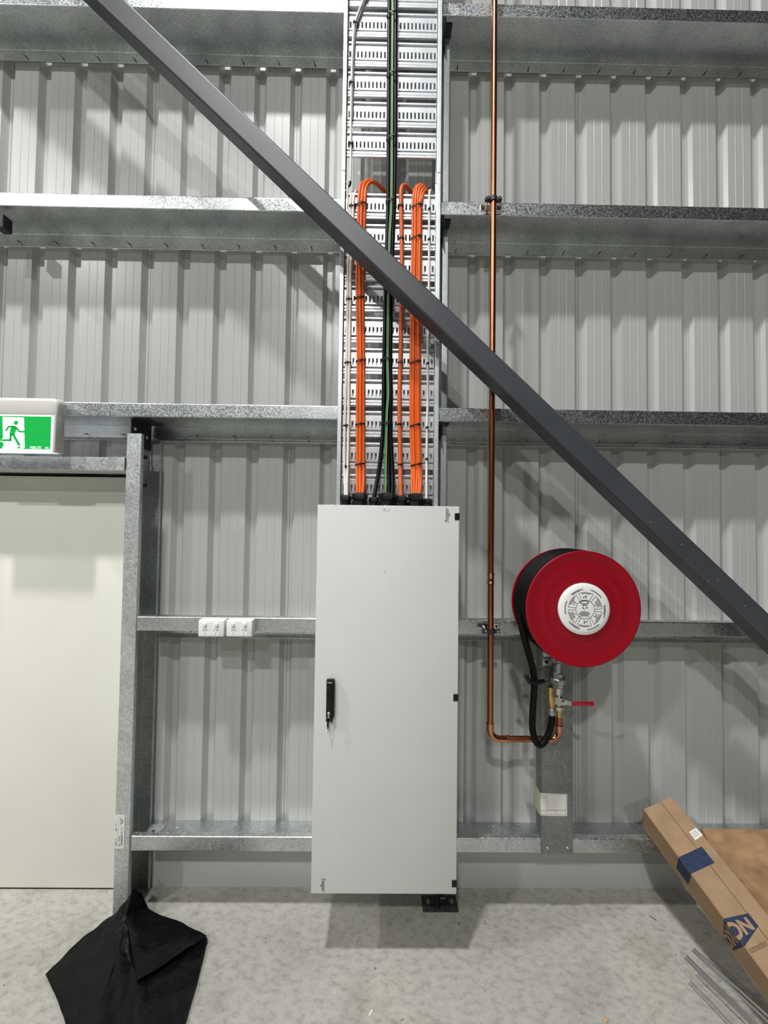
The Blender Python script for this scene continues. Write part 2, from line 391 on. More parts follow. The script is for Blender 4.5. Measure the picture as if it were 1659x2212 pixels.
# cleat joining post and girt
cl = thing('post_cleat', (-1.19, .1, 2.2), 'dark slotted steel cleat on top of the door post', 'bracket')
b = MB(); xp = XL+.010
def slot_plate(b, x, y0, y1, z0, z1, holes, t=.004):
    """plate in the yz plane with rectangular-octagonal slots"""
    bm = bmesh.new(); outer = [(y0, z0), (y1, z0), (y1, z1), (y0, z1)]
    ys = sorted({y0, y1, *[h[0]-h[2] for h in holes], *[h[0]+h[2] for h in holes]})
    zs = sorted({z0, z1, *[h[1]-h[3] for h in holes], *[h[1]+h[3] for h in holes]})
    for i in range(len(ys)-1):
        for j in range(len(zs)-1):
            yc, zc = (ys[i]+ys[i+1])/2, (zs[j]+zs[j+1])/2
            if any(abs(yc-h[0]) < h[2] and abs(zc-h[1]) < h[3] for h in holes): continue
            b.box(x, x+t, ys[i], ys[i+1], zs[j], zs[j+1])
slot_plate(b, xp, .012, .186, 2.20, 2.329, [(.045, 2.283, .013, .008), (.150, 2.262, .012, .009)])
add('cleat_plate', b.mesh('cleat_plate'), 'dark_steel', cl)
b = MB(); b.box(xp, xp+.075, .03, .17, 2.3265, 2.3312)
add('cleat_flange', b.mesh('cleat_flange'), 'dark_steel', cl)

# door header
hd = thing('door_header', (-1.75, 0, 2.08), 'galvanised channel lintel across the top of the cream door', 'lintel')
prof = rounded([(.0155, 2.1365), (0, 2.1385), (0, 2.075), (.150, 2.075), (.150, 2.1385), (.134, 2.1365)], .004)
b = MB(); b.prism(thick(prof, .002), lambda y, z, l: (l, y, z), -2.262, -1.2045)
wn(add('channel', b.mesh('channel', 28), 'galv_post', hd))
add('end_bracket', MB().box(-1.2042, -1.1995, .004, .10, 2.08, 2.134).mesh('end_bracket'), 'dark_steel', hd)

# bridging struts between girts, behind the cable ladder
blab = ['short galvanised bridging strut right of the cable ladder, topmost of its line', 'galvanised bridging strut beside the ladder, between second and third girt',
        'galvanised bridging strut disappearing behind the top of the grey cabinet', 'galvanised bridging strut hidden behind the grey cabinet']
for i in range(4):
    z1, z0 = GZ[i], GZ[i+1]
    s_ = thing('bridging_strut', (.313, .1, z0), blab[i], 'strut', 'bridging struts')
    prof = rounded([(.299, .150), (.299, .100), (.330, .100), (.330, .150)], .004)
    b = MB(); b.prism(thick(prof, .0018), lambda x, y, l: (x, y, l), z0+.004, z1-.012)
    wn(add('channel', b.mesh('channel'), 'ladder_side', s_))
    b = MB(); b.box(.292, .2945, .006, .186, z1-.066, z1-.002); b.box(.2945, .330, .03, .095, z1-.0045, z1-.002)
    add('end_cleat', b.mesh('end_cleat'), 'dark_steel', s_)
ft = thing('strut_foot', (.313, .105, 0), 'black steel base plate bolted to the floor below the cabinet', 'base plate')
add('base_plate', MB().box(.229, .399, .065, .147, 0, .010, .002).mesh('base_plate'), 'black_steel', ft)
add('upright', MB().box(.296, .301, .075, .140, .010, .322).box(.301, .333, .128, .133, .010, .322).mesh('upright'), 'black_steel', ft)
for x in (.258, .372):
    b = MB(); b.lathe([(0, .016), (.006, .016), (.006, .008), (.0115, .008), (.0115, 0), (0, 0)], (0, 0, 0), 'Z', 6)
    add('anchor_bolt', b.mesh('anchor_bolt'), 'zinc_fit', ft, (x, .105, .010))
b = MB(); b.box(.318, .345, .118, .127, .0102, .020, .002); add('weld_tab', b.mesh('weld_tab'), 'zinc_fit', ft)

# stub post that carries the hose reel
sp = thing('reel_post', (.84, 0, .33), 'weathered zinc channel post under the red hose reel', 'post')
b = MB(); prof = rounded([(.7685, .070), (.7665, -.0045), (.9135, -.0045), (.9115, .070)], .004)
b.prism(thick(prof, .002), lambda x, y, l: (x, y, l), .402, 1.327)
b.box(.7665, .9135, -.0045, -.0025, .328, .402)
wn(add('channel', b.mesh('channel'), 'galv_stub', sp))
for (px, py) in ((1183, 1832), (1226, 1832)):
    q = at(px, py, -.005); b = MB(); b.lathe([(0, -.004), (.004, -.0035), (.0055, 0), (0, 0)], (0, 0, 0), 'Y', 8)
    add('screw_head', b.mesh('screw_head'), 'chrome', sp, (q.x, -.0045, q.z))
# scratch marks: chalky scores left on the zinc
b = MB()
for (pts) in ([(1194, 1612), (1201, 1619), (1196, 1640)], [(1201, 1619), (1211, 1629)], [(1216, 1643), (1222, 1665), (1224, 1675)], [(1203, 1699), (1205, 1690)]):
    P_ = [at(x, y, -.0049) for x, y in pts]
    b.tube([(p.x, -.0046, p.z) for p in P_], .0009, 5)
tag(add('scratch_marks', b.mesh('scratch_marks'), 'galv', sp), kind='stuff')

# paper tag on the stub post
tg = thing('paper_tag', (.82, -.006, .55), 'blank cream form taped round the reel post, left edge curling up', 'paper tag')
b = MB(); a0, a1, a2, a3 = at(1168, 1713, -.0052), at(1225, 1715, -.0052), at(1225, 1763, -.0052), at(1167, 1761.5, -.0052)
b.prism([(a0.x, a0.z), (a1.x, a1.z), (a2.x, a2.z), (a3.x, a3.z)], lambda x, z, l: (x, l, z), -.0058, -.0050)
add('form_sheet', b.mesh('form_sheet'), 'paper', tg)
b = MB()
def line(b, x0, z0, x1, z1, y, t=.0012, d=.0004):
    b.box(min(x0, x1)-t/2, max(x0, x1)+t/2, y-d, y, min(z0, z1)-t/2, max(z0, z1)+t/2)
def rectl(b, p0, p1, y, t=.0011):
    a, c = at(*p0, y), at(*p1, y)
    line(b, a.x, a.z, c.x, a.z, y, t); line(b, a.x, c.z, c.x, c.z, y, t); line(b, a.x, a.z, a.x, c.z, y, t); line(b, c.x, a.z, c.x, c.z, y, t)
rectl(b, (1182, 1715.5), (1223, 1750.5), -.0058); rectl(b, (1182, 1750.5), (1202, 1759.5), -.0058); rectl(b, (1202, 1750.5), (1222.5, 1760), -.0058)
rectl(b, (1167.5, 1718.5), (1179, 1724.5), -.0058); rectl(b, (1167.5, 1750.5), (1179, 1759.5), -.0058)
add('form_lines', b.mesh('form_lines'), 'ink_soft', tg)
b = MB(); cols = []
curl = [(1168, 1713, 1761.5, -.0052), (1164, 1708, 1757, -.012), (1160, 1700, 1750, -.022), (1156, 1695, 1740, -.032), (1153.5, 1692, 1725, -.040), (1150, 1691, 1705, -.046)]
for (x, yt, yb, Y) in curl:
    cols.append([at(x, yt+(yb-yt)*t/5, Y) for t in range(6)])
for i in range(len(cols)-1):
    for t in range(5):
        b.poly([cols[i][t], cols[i+1][t], cols[i+1][t+1], cols[i][t+1]])
bmesh.ops.remove_doubles(b.b, verts=b.b.verts[:], dist=1e-5)
bmesh.ops.solidify(b.b, geom=b.b.faces[:], thickness=.0005)
add('curled_flap', b.mesh('curled_flap', 60), 'paper_green', tg)

# ---- diagonal brace
br = thing('diagonal_brace', (1.63, -.17, 1.43), 'thick charcoal square-tube brace slanting down across the whole wall', 'brace')
U0, U1 = at(271, 0, -.225), at(1659, 1321.7, -.225); L0, L1 = at(209, 0, -.225), at(1659, 1387, -.225)
ax = ((U1-U0).normalized()+(L1-L0).normalized()).normalized(); ax = Vector((ax.x, 0, ax.z)).normalized(); nn = Vector((-ax.z, 0, ax.x))
if nn.z < 0: nn = -nn
cu_, cl_ = (nn.dot(U0)+nn.dot(U1))/2, (nn.dot(L0)+nn.dot(L1))/2
half = (cu_-cl_)/2; mid = (cu_+cl_)/2; DEP = .104
sec = []
for (sx, sy) in ((1, -1), (1, 1), (-1, 1), (-1, -1)):
    cx, cy, r = sx*(half-.009), sy*(DEP/2-.009), .009
    a0_ = math.atan2(sy, sx)
    for k in range(-2, 3): sec.append((cx+r*math.cos(a0_+k*math.pi/8), cy+r*math.sin(a0_+k*math.pi/8)))
c0 = nn*mid; yc = -.225+DEP/2
def bfn(n_, y_, l_): p = c0+nn*n_+ax*l_; return (p.x, yc+y_, p.z)
lo_, hi_ = ax.dot(U0)-2.2, ax.dot(U1)+1.9
b = MB(); b.prism(sec, bfn, lo_, hi_); wn(add('square_tube', b.mesh('square_tube', 25), 'brace', br))
b = MB()
for (px, py) in ((1530, 1254), (1642, 1353), (1609, 1309), (1406, 1128), (1473, 1176), (1551, 1254)):
    q = at(px, py, -.226); b.lathe([(0, -.0005), (.0016, 0), (0, .0002)], (q.x, -.2252, q.z), 'Y', 6)
tag(add('paint_specks', b.mesh('paint_specks'), 'paper', br), kind='stuff')

# ================================================================== CABLE LADDER
ld = thing('cable_ladder', (.03, -.03, 1.925), 'zinc cable ladder with slotted rungs rising from the cabinet', 'cable ladder')
LX0, LX1 = -.2005, .2655
def rail(x_web, s):
    prof = rounded([(x_web+s*.018, -.052), (x_web+s*.019, -.065), (x_web, -.065), (x_web, -.001), (x_web+s*.019, -.001)], .003)
    return thick(prof, (-.0018 if s > 0 else .0018))
for (zz0, zz1) in ((1.925, 3.485), (3.489, 5.9)):
    for xw, s in ((LX0, 1), (LX1, -1)):
        b = MB(); b.prism(rail(xw, s), lambda x, y, l: (x, y, l), zz0, zz1); wn(add('side_rail', b.mesh('side_rail', 28), 'ladder_side', ld))
def rung_mesh():
    b = MB(); xa, xb = LX0+.0225, LX1-.0225; h = .1235; NS = 23
    prof = rounded([(-.036, -.002), (-.0435, -.001), (-.046, -.0035), (-.046, -.0115), (-.022, -.0130), (-.022, -.0205), (-.044, -.0225), (-.044, -.0490)], .0012, 2)
    b.prism(thick(prof, .0014), lambda y, z, l: (l, y, z), xa, xb)
    prof = rounded([(-.044, -.0805), (-.044, -.0890), (-.022, -.0905), (-.022, -.0975), (-.046, -.0990), (-.046, -.1090), (-.0400, -.1105), (-.0400, -.1125), (-.046, -.1140), (-.046, -h), (-.036, -h)], .0010, 2)
    b.prism(thick(prof, .0014), lambda y, z, l: (l, y, z), xa, xb)
    pitch = (xb-xa)/NS
    for k in range(NS+1):
        c = xa+k*pitch; wd = (pitch-.0088)/2
        b.box(max(xa, c-wd), min(xb, c+wd), -.044, -.0426, -.0812, -.0483)
    b.box(xa, xb, -.0206, -.0194, -.0975, -.0130)
    return b.mesh('rung', 30)
RM = rung_mesh(); RM.materials.append(M['ladder'])
ztop = [4.433, 4.2833, 4.138, 3.990, 3.8435, 3.6975] + [3.3993-.1477*k for k in range(10)] + [4.578+.1452*k for k in range(9)]
for z in ztop: wn(add('rung', RM, None, ld, (0, 0, z)))
for s, xw in ((1, LX0), (-1, LX1)):   # splice plates where the two lengths meet
    b = MB(); b.box(xw+s*.0022 if s > 0 else xw-.0045, xw+.0045 if s > 0 else xw-.0022, -.055, -.010, 3.44, 3.535)
    add('splice_plate', b.mesh('splice_plate'), 'ladder_side', ld)

# ================================================================== CABLES
def cable(name, pts, r, m, label, cat, group=None, stripe=None, n=10, mode='px'):
    """pts: (px, py, Y) surveyed points"""
    P_ = smooth_path([at(*p) for p in pts], 5)
    b = MB(); b.tube(P_, r, n); me = b.mesh(name, 60)
    o = add(name, me, m); tag(o, label, cat, group)
    if stripe:
        b = MB(); b.tube([p+Vector((r*.55, -r*.62, 0)) for p in P_], r*.42, 6)
        s_ = bpy.data.objects.new('stripe', b.mesh('stripe', 60)); COL.objects.link(s_); s_.data.materials.append(M[stripe]); s_.parent = o
    return o
G_ = 'cables on the ladder'
YB = -.0565
# black power cables and the earth
cable('power_cable', [(841.5, -420, YB), (840.8, -20, YB), (840, 100, YB), (839, 300, YB), (838, 437, YB), (835.6, 520, YB), (832.4, 640, YB), (829.5, 780, YB), (828.7, 850, YB), (827.6, 920, YB), (824.3, 965, -.06), (819, 1012, -.066), (812.5, 1050, -.08), (808.5, 1072, -.095), (807, 1092, -.1)], .0092, 'black_cable',
      'black power cable on the left of the dark bundle, veering left to a small gland', 'cable', G_, n=12)
cable('earth_cable', [(848, -420, -.070), (847.6, -20, -.070), (847, 100, -.070), (846, 300, -.070), (845, 437, -.071), (841, 520, -.071), (838.5, 650, -.071), (836.8, 780, -.071), (838, 850, -.071), (835.2, 895, -.071), (833.5, 960, -.072), (832, 1030, -.085), (831.5, 1062, -.095), (832, 1092, -.1)], .0062, 'green',
      'green and yellow striped earth cable down the middle of the ladder', 'cable', G_, stripe='yellow')
cable('power_cable', [(855, -420, YB), (854.2, -20, YB), (853.8, 300, YB), (851, 437, YB), (847.8, 520, YB), (844.8, 640, YB), (842.8, 780, YB), (844.2, 850, YB), (843, 920, YB), (846.5, 1000, -.064), (848, 1050, -.085), (846, 1080, -.1), (845, 1092, -.1)], .0096, 'black_cable',
      'black power cable on the right of the dark bundle, entering the large centre gland', 'cable', G_, n=12)
cable('power_cable', [(848, -420, -.048), (847.5, 0, -.048), (846.5, 300, -.048), (844, 437, -.048), (838.6, 640, -.048), (836, 780, -.048), (836.5, 900, -.049), (839, 985, -.058), (840, 1050, -.085), (838.5, 1080, -.1), (838, 1092, -.1)], .0078, 'black_cable',
      'black power cable tucked behind the green earth cable', 'cable', G_, n=12)
# left orange bundle of three
ob = [(774.5, 771.5, 773.5, 772, 771.5, 'leftmost of the three orange cables left of the black bundle'),
      (781.0, 777.6, 779.2, 778.6, 778, 'middle one of the three orange cables left of the black bundle'),
      (787.6, 783.8, 785.2, 785, 785, 'rightmost of the three orange cables left of the black bundle')]
arch = [[(775.5, 425), (778, 403), (786, 393), (797, 390.5), (810, 395), (822, 405), (832, 416)],
        [(782, 425), (784.5, 404), (792, 392.5), (803, 390.5), (815, 397), (825, 407), (834, 418)],
        [(788.5, 425), (790.5, 407), (797, 396), (806, 393.5), (817, 401), (826, 411), (835, 421)]]
for i in range(3):
    a, c_, d_, e_, f_, lab = ob[i]; y0 = (-.058, -.064, -.058)[i]; A_ = arch[i]
    ys = (-.056, -.045, -.028, -.005, .03, .065, .09)
    pts = [(842+2*i, 470, .10)]+[(A_[k][0], A_[k][1], ys[k]) for k in range(6, -1, -1)]
    pts += [(a, 446, y0), (a-1.2, 500, y0), (c_, 575, y0), (c_, 650, y0), (d_, 780, y0), (e_, 850, y0), (e_, 920, y0), (f_, 1000, y0-.004), (f_, 1045, -.085), (777+(i-1)*5, 1075, -.1), (777+(i-1)*4.5, 1094, -.1)]
    cable('orange_cable', pts, .0074, 'orange', 'orange cable, '+lab, 'cable', G_)
# single thicker orange
cable('orange_cable', [(905, 470, .10), (898, 428, .08), (889, 418, .045), (881, 407, .005), (874, 401, -.03), (868.5, 404, -.05), (866, 416, -.057), (866.5, 446, -.058), (867.7, 516, -.058), (868.2, 590, -.058), (867, 660, -.058), (865.6, 760, -.058), (863.8, 820, -.058), (862.5, 855, -.058), (863.4, 920, -.058), (864.6, 1000, -.064), (865.4, 1050, -.088), (866, 1078, -.1), (866, 1094, -.1)], .0102, 'orange_dark',
      'single thick orange cable just right of the black bundle', 'cable', G_, n=12)
# right orange bundle
rb = [(891.8, 889.5, 887.4, 887.2, 889.8), (897.2, 894.6, 892.8, 892.4, 894.9), (902.4, 899.8, 898.2, 897.8, 900.2), (907.4, 904.9, 903.4, 903.2, 905.4), (909.6, 908.2, 906.8, 906.6, 908.6)]
ra = [[(893, 425), (896, 409), (902, 401), (909, 400), (916, 405), (921, 412)], [(898, 424), (901, 407), (907, 399.5), (913, 400), (919, 406), (923, 414)],
      [(903, 425), (906, 409), (911, 402), (916, 402.5), (921, 408), (925, 416)], [(908, 427), (911, 413), (915, 407), (919, 407), (923, 412), (926, 419)],
      [(911, 430), (914, 418), (917, 412), (921, 412), (924.5, 417), (927, 423)]]
rl = ['leftmost', 'second from left', 'middle', 'second from right', 'rightmost']
for i in range(5):
    a, c_, d_, e_, f_ = rb[i]; y0 = (-.056, -.063, -.058, -.064, -.056)[i]; A_ = ra[i]; ys = (-.056, -.046, -.026, .0, .04, .08)
    pts = [(929, 470, .11)]+[(A_[k][0], A_[k][1], ys[k]) for k in range(5, -1, -1)]
    pts += [(a, 446, y0), (a-.5, 510, y0), (c_+.5, 600, y0), (c_-1, 700, y0), (d_, 780, y0), (e_, 850, y0), (e_, 920, y0), (f_, 1000, y0-.004), (f_, 1045, -.085), (898+(i-2)*4, 1072, -.1), (898+(i-2)*3.5, 1094, -.1)]
    cable('orange_cable', pts, .0066, 'orange', 'orange cable, %s of the five in the right-hand bundle' % rl[i], 'cable', G_)
# white cables
wl = [('left', 757, 751.2, 748.4, 746.2, 744.4, 743.8, 746), ('right', 762.6, 757.2, 754.4, 753.2, 752.8, 751, 750)]
for i, (s_, a, c_, d_, e_, f_, g_, h_) in enumerate(wl):
    y0 = -.0545-.003*i
    pts = [(785+i*5, 470, .1), (776, 425-4*i, .06), (767+i*5, 414-2*i, .01), (760+i*6, 418, -.035), (757.5+i*6, 430, -.052), (a, 446, y0), (a-1, 500, y0), (c_, 590, y0), (c_-.5, 650, y0), (d_, 780, y0), (e_, 850, y0), (f_, 920, y0), (g_, 1000, -.062), (h_-.8, 1050, -.086), (h_, 1080, -.1), (h_, 1094, -.1)]
    cable('white_cable', pts, .0064, 'white_cable', 'white flat cable at the left rail, %s one of the lower pair' % s_, 'cable', G_)
cable('white_cable', [(800, -420, -.06), (790, -40, -.058), (784, 0, -.057), (774, 28, -.055), (766, 52, -.054), (763.5, 75, -.054), (761.5, 110, -.054), (759, 180, -.054), (758, 250, -.054), (757.8, 312, -.054), (757.6, 360, -.054), (756.5, 392, -.052)], .0056, 'white_cable',
      'long white cable running up the upper left side of the ladder', 'cable', G_)
cable('grey_cable', [(806, -420, -.05), (796, -40, -.05), (790, 0, -.05), (780, 28, -.050), (771, 52, -.050), (767, 75, -.050), (764.5, 110, -.050), (762.5, 180, -.050), (761, 260, -.049)], .0052, 'grey_cable',
      'dark grey cable behind the white one at the ladder top', 'cable', G_)
cable('white_cable', [(756, 397, -.050), (752, 402, -.053), (750.2, 414, -.055), (751.5, 432, -.056), (753.5, 446, -.056), (752, 470, -.056)], .0050, 'white_cable',
      'short white cable tail with black taped tip, level with the orange loops', 'cable', G_)
tp = add('tape_tip', MB().tube([at(756.8, 393, -.0515), at(755.2, 399, -.0515), at(752.6, 403, -.053)], .0066, 10).mesh('tape_tip', 60), 'black'); tag(tp, 'black insulating tape on the tip of the short white tail', 'tape')
cable('white_cable', [(946, 470, .1), (938, 425, .07), (931, 412, .01), (928.4, 411, -.035), (927.6, 420, -.052), (927.2, 446, -.0545), (926.9, 520, -.0545), (926.6, 600, -.0545), (924.6, 720, -.0545), (923.4, 785, -.0545), (924, 850, -.0545), (922.4, 920, -.0545), (921.4, 1000, -.062), (921.2, 1044, -.086), (921, 1080, -.1), (921, 1094, -.1)], .0054, 'white_cable',
      'white cable down the right-hand rail of the ladder', 'cable', G_)
tp = add('tape_tip', MB().tube([at(926, 408, -.036), at(928.5, 405, -.036), at(928, 411, -.036)], .005, 8).mesh('tape_tip', 60), 'black'); tag(tp, 'black tape at the top of the white cable by the right rail', 'tape')

# cable ties
def tie_mesh(a, bq, tilt, head):
    b = MB(); n = 20; t = .0016; hw = .0032; rings = []
    for k in range(n):
        an = 2*math.pi*k/n; c, s_ = math.cos(an), math.sin(an)
        row = []
        for (dr, dz) in ((0, -hw), (t, -hw), (t, hw), (0, hw)):
            x, y = (a+dr)*c, (bq+dr)*s_; row.append(b.b.verts.new((x, y, dz+tilt*x)))
        rings.append(row)
    for k in range(n):
        A, B = rings[k], rings[(k+1) % n]
        for j in range(4): b.b.faces.new([A[j], A[(j+1) % 4], B[(j+1) % 4], B[j]])
    hx = head*a; hy = -bq*math.sqrt(max(0, 1-head*head))
    b.box(hx-.0045, hx+.0045, hy-.0062, hy-.0004, -.0044+tilt*hx, .0044+tilt*hx, .0008, 1)
    b.box(hx-.0012, hx+.0012, hy-.0045, hy-.0030, .003+tilt*hx, .0085+tilt*hx)
    return b.mesh('cable_tie', 40)
ORD = ['first', 'second', 'third', 'fourth', 'fifth', 'sixth', 'seventh', 'eighth']
def ties(ys, xs, a, bq, Y, tilt, head, what):
    me_ = tie_mesh(a, bq, tilt, head); me_.materials.append(M['black'])
    for i, (x, y) in enumerate(zip(xs, ys)):
        p = at(x, y, Y if y < 980 else Y-.006)
        o = add('cable_tie', me_, None, None, p); tag(o, 'black cable tie on %s, %s from the top' % (what, ORD[i]), 'cable tie', 'cable ties')
ties([442, 510, 644, 780, 917, 1003], [781, 779.5, 777.5, 779, 778.4, 778], .0215, .0135, -.060, .12, .1, 'the left orange bundle')
ties([446, 516, 784, 917, 1004], [866.7, 867.8, 865.2, 863.4, 864.7], .0112, .0112, -.058, -.05, .3, 'the single orange cable')
ties([446, 514, 783, 919, 1004], [901.2, 900, 897.6, 897.4, 899.6], .0258, .0142, -.059, .2, .45, 'the right orange bundle')
ties([36, 165, 302, 437, 777, 916], [847.4, 846.8, 846, 844.6, 836, 835.5], .0250, .0215, -.0595, .08, .35, 'the black cable bundle')
ties([446, 647, 784, 919.5, 1008], [759.5, 754, 751.2, 748.8, 747.5], .0148, .0075, -.056, 0, -.1, 'the left pair of white cables')
ties([52, 181, 312], [768, 760.4, 758], .0125, .0085, -.0525, -.15, -.5, 'the upper white cable')
ties([453, 518, 786, 924, 992, 1044], [927.2, 926.9, 923.5, 922.4, 921.5, 921.2], .0060, .0060, -.0545, .05, .2, 'the right white cable')

# ================================================================== CABINET
CX0, CX1, CZ0, CZ1, CY = -.2632, .3368, .317, 1.9185, -.205
cb = thing('electrical_cabinet', (.037, -.1, CZ0), 'tall light grey steel electrical cabinet mounted on the girts', 'cabinet')
add('body', MB().box(CX0+.004, CX1-.004, -.185, -.0005, CZ0+.004, CZ1-.003, .003).mesh('body'), 'cabinet', cb)
dr = add('door', MB().box(CX0, CX1, CY, -.1855, CZ0, CZ1, .0022, 2).mesh('door', 50), 'cabinet', cb)
def onpart(name, me, m, part): return sub(name, me, m, part)
T = place_mesh(text_mesh(':hager', .0265), wallframe(.2835, CY-.0006, 1.8805, math.pi/2)); onpart('lettering', T, 'ink', dr)
T = place_mesh(text_mesh(':hager', .0240), wallframe(-.2120, CY-.0006, .3525, -math.pi/2)); onpart('lettering', T, 'ink', dr)
q0, q1 = at(825, 1096.5, CY), at(842.5, 1103.5, CY)
onpart('name_label', MB().box(q0.x, q1.x, CY-.0008, CY, q1.z, q0.z).mesh('name_label'), 'white', dr)
T = place_mesh(text_mesh('DB - 4', .0100), wallframe((q0.x+q1.x)/2, CY-.0012, (q0.z+q1.z)/2)); onpart('lettering', T, 'ink_soft', dr)
b = MB()
for (px, py, dx, dz) in ((760, 1783, .004, .0012), (775, 1780, .003, .001), (739, 1800, .0015, .004), (831, 1235, .0018, .008), (767, 1789, .005, .0009)):
    q = at(px, py, CY); b.box(q.x-dx/2, q.x+dx/2, CY-.0003, CY+.0002, q.z-dz/2, q.z+dz/2, rot=None)
tag(onpart('scuff_marks', b.mesh('scuff_marks'), 'ink_soft', dr), kind='stuff')
for z in (1.8755, 1.1185, .360):
    b = MB(); b.box(CX1-.0195, CX1+.0012, CY-.0022, -.190, z-.0145, z+.0145, .0012, 1); b.box(CX1-.0100, CX1-.006, CY-.0032, CY-.002, z-.005, z+.005)
    add('hinge', b.mesh('hinge'), 'black', cb)
for (px, py) in ((715, 1088), (833, 1088), (946, 1089)):
    q = at(px, py, -.19); b = MB(); b.lathe([(0, .006), (.0045, .0045), (.006, 0), (0, 0)], (0, 0, 0), 'Z', 10)
    add('cover_screw', b.mesh('cover_screw'), 'white', cb, (q.x, -.178, CZ1-.003))
# swing handle
hx0, hx1, hz0, hz1 = -.2115, -.1785, 1.020, 1.194
hn = add('handle', MB().box(hx0, hx1, CY-.020, CY, hz0+.020, hz1, .004, 2).box(hx0+.001, hx1-.006, CY-.018, CY, hz0, hz0+.030, .004, 2).mesh('handle', 40), 'black', cb)
onpart('grip_lever', MB().box(hx0+.003, hx1-.005, CY-.0245, CY-.018, hz0+.058, hz0+.108, .003, 2).mesh('grip_lever'), 'black', hn)
onpart('lock_cover', MB().box(hx0+.003, hx1-.005, CY-.0235, CY-.018, hz0+.112, hz0+.150, .003, 2).lathe([(0, -.0262), (.0095, -.0255), (.0105, -.0235), (.0105, -.019), (0, -.019)], (-.1965, CY, hz0+.136), 'Y', 20).mesh('lock_cover', 40), 'black', hn)
T = place_mesh(text_mesh('hager', .0095), wallframe(-.1965, CY-.0206, hz0+.164)); onpart('lettering', T, 'paper', hn)
onpart('lock_barrel', MB().lathe([(0, -.027), (.0055, -.027), (.0065, -.025), (.0065, -.017), (0, -.017)], (-.199, CY, hz0+.040), 'Y', 18).mesh('lock_barrel'), 'chrome', hn)
kr = thing('key_ring', (-.2, CY-.024, .985), 'small key ring with a black-headed key hanging from the cabinet lock', 'keys')
b = MB(); c_ = Vector((-.2015, CY-.028, hz0+.016)); b.tube([c_+Vector((math.cos(a)*.0095, .002*math.sin(a), math.sin(a)*.0095)) for a in [2*math.pi*k/24 for k in range(25)]], .0009, 6)
add('ring', b.mesh('ring', 60), 'chrome', kr)
b = MB(); b.box(-.2025, -.1955, CY-.0300, CY-.0272, hz0+.022, hz0+.046, .001, 1); add('key_in_lock', b.mesh('key_in_lock'), 'zinc_fit', kr)
b = MB(); b.prism([(-.2055, 1.026), (-.1975, 1.026), (-.1970, 1.012), (-.1990, .999), (-.2030, .999), (-.2055, 1.012)], lambda x, z, l: (x, l, z), CY-.030, CY-.0265)
add('key_head', b.mesh('key_head'), 'black', kr)
b = MB(); b.box(-.2022, -.1992, CY-.0290, CY-.0275, .981, .999); add('key_blade', b.mesh('key_blade'), 'zinc_fit', kr)
# glands on the cabinet roof
def gland(x, y, r, h):
    e = []; z = CZ1-.003
    b = MB(); b.lathe([(0, 0), (r*1.02, 0), (r*1.02, h*.42), (r*.86, h*.42), (r*.86, h*.5), (0, h*.5)], (0, 0, 0), 'Z', 6)
    g = add('gland', b.mesh('gland'), 'black', cb, (x, y, z), (0, 0, math.pi/6+.25))
    b = MB(); b.lathe([(0, h*.5), (r, h*.5), (r, h*.86), (r*.92, h*.92), (r*.72, h), (r*.5, h), (0, h*.96)], (0, 0, 0), 'Z', 6)
    c = bpy.data.objects.new('gland_nut', b.mesh('gland_nut')); COL.objects.link(c); c.data.materials.append(M['black']); c.parent = g; c.rotation_euler = (0, 0, .35)
for (px, ytop, wpx) in ((747, 1069.5, 24), (777, 1065, 34), (807.5, 1074, 22), (836.5, 1064.5, 36), (866.5, 1071, 28), (897.5, 1066, 33), (923.5, 1077.5, 22)):
    q = at(px, ytop, -.1); gland(q.x, -.1, wpx/2/482.0*1.02, q.z-CZ1+.003)

# ================================================================== POWER OUTLETS
def outlet(px0, label):
    q = at(px0, 1340, -.053); x0, x1 = q.x, q.x+.116; z1 = q.z+.0005; z0 = z1-.0745
    t = thing('power_outlet', ((x0+x1)/2, 0, z0), label, 'power outlet', 'power outlets')
    add('mounting_block', MB().box(x0, x1, -.0415, -.0005, z0, z1, .002).mesh('mounting_block'), 'white', t)
    pl = add('face_plate', MB().box(x0, x1, -.053, -.0417, z0, z1, .0035, 2).mesh('face_plate', 50), 'white', t)
    def L(fx, fz): return x0+(x1-x0)*fx, z1-(z1-z0)*fz
    b = MB(); a, c = L(.135, .10), L(.825, .90)
    b.box(a[0], c[0], -.0539, -.0528, c[1], a[1], .0004, 1)
    onpart('insert_plate', b.mesh('insert_plate'), 'white', pl)
    for fx in (.255, .715):
        x, z = L(fx, .25); b = MB(); b.lathe([(0, -.0105), (.0072, -.0100), (.0085, -.008), (.0088, 0), (0, 0)], (0, 0, 0), 'Y', 20)
        add('switch', b.mesh('switch', 40), 'white', t, (x, -.0535, z))
    for fx in (.28, .69):
        b = MB()
        for s_ in (-1, 1):
            x, z = L(fx+s_*.062, .59)
            b.box(-.0011, .0011, -.0546, -.0535, -.0042, .0042, rot=Matrix.Rotation(s_*-.55, 4, 'Y'), loc=Vector((x, 0, z)))
        x, z = L(fx-.003, .80); b.box(x-.0011, x+.0011, -.0546, -.0535, z-.0042, z+.0042)
        add('socket_slots', b.mesh('socket_slots'), 'ink_soft', t)
    b = MB(); b.lathe([(0, .0008), (.010, .0008), (.011, 0), (0, 0)], (x1, -.024, (z0+z1)/2-.002), 'X', 20); add('knockout', b.mesh('knockout'), 'white', t)
outlet(428.5, 'white double power outlet on the girt, the one nearer the door')
outlet(489.3, 'white double power outlet on the girt, the one nearer the cabinet')

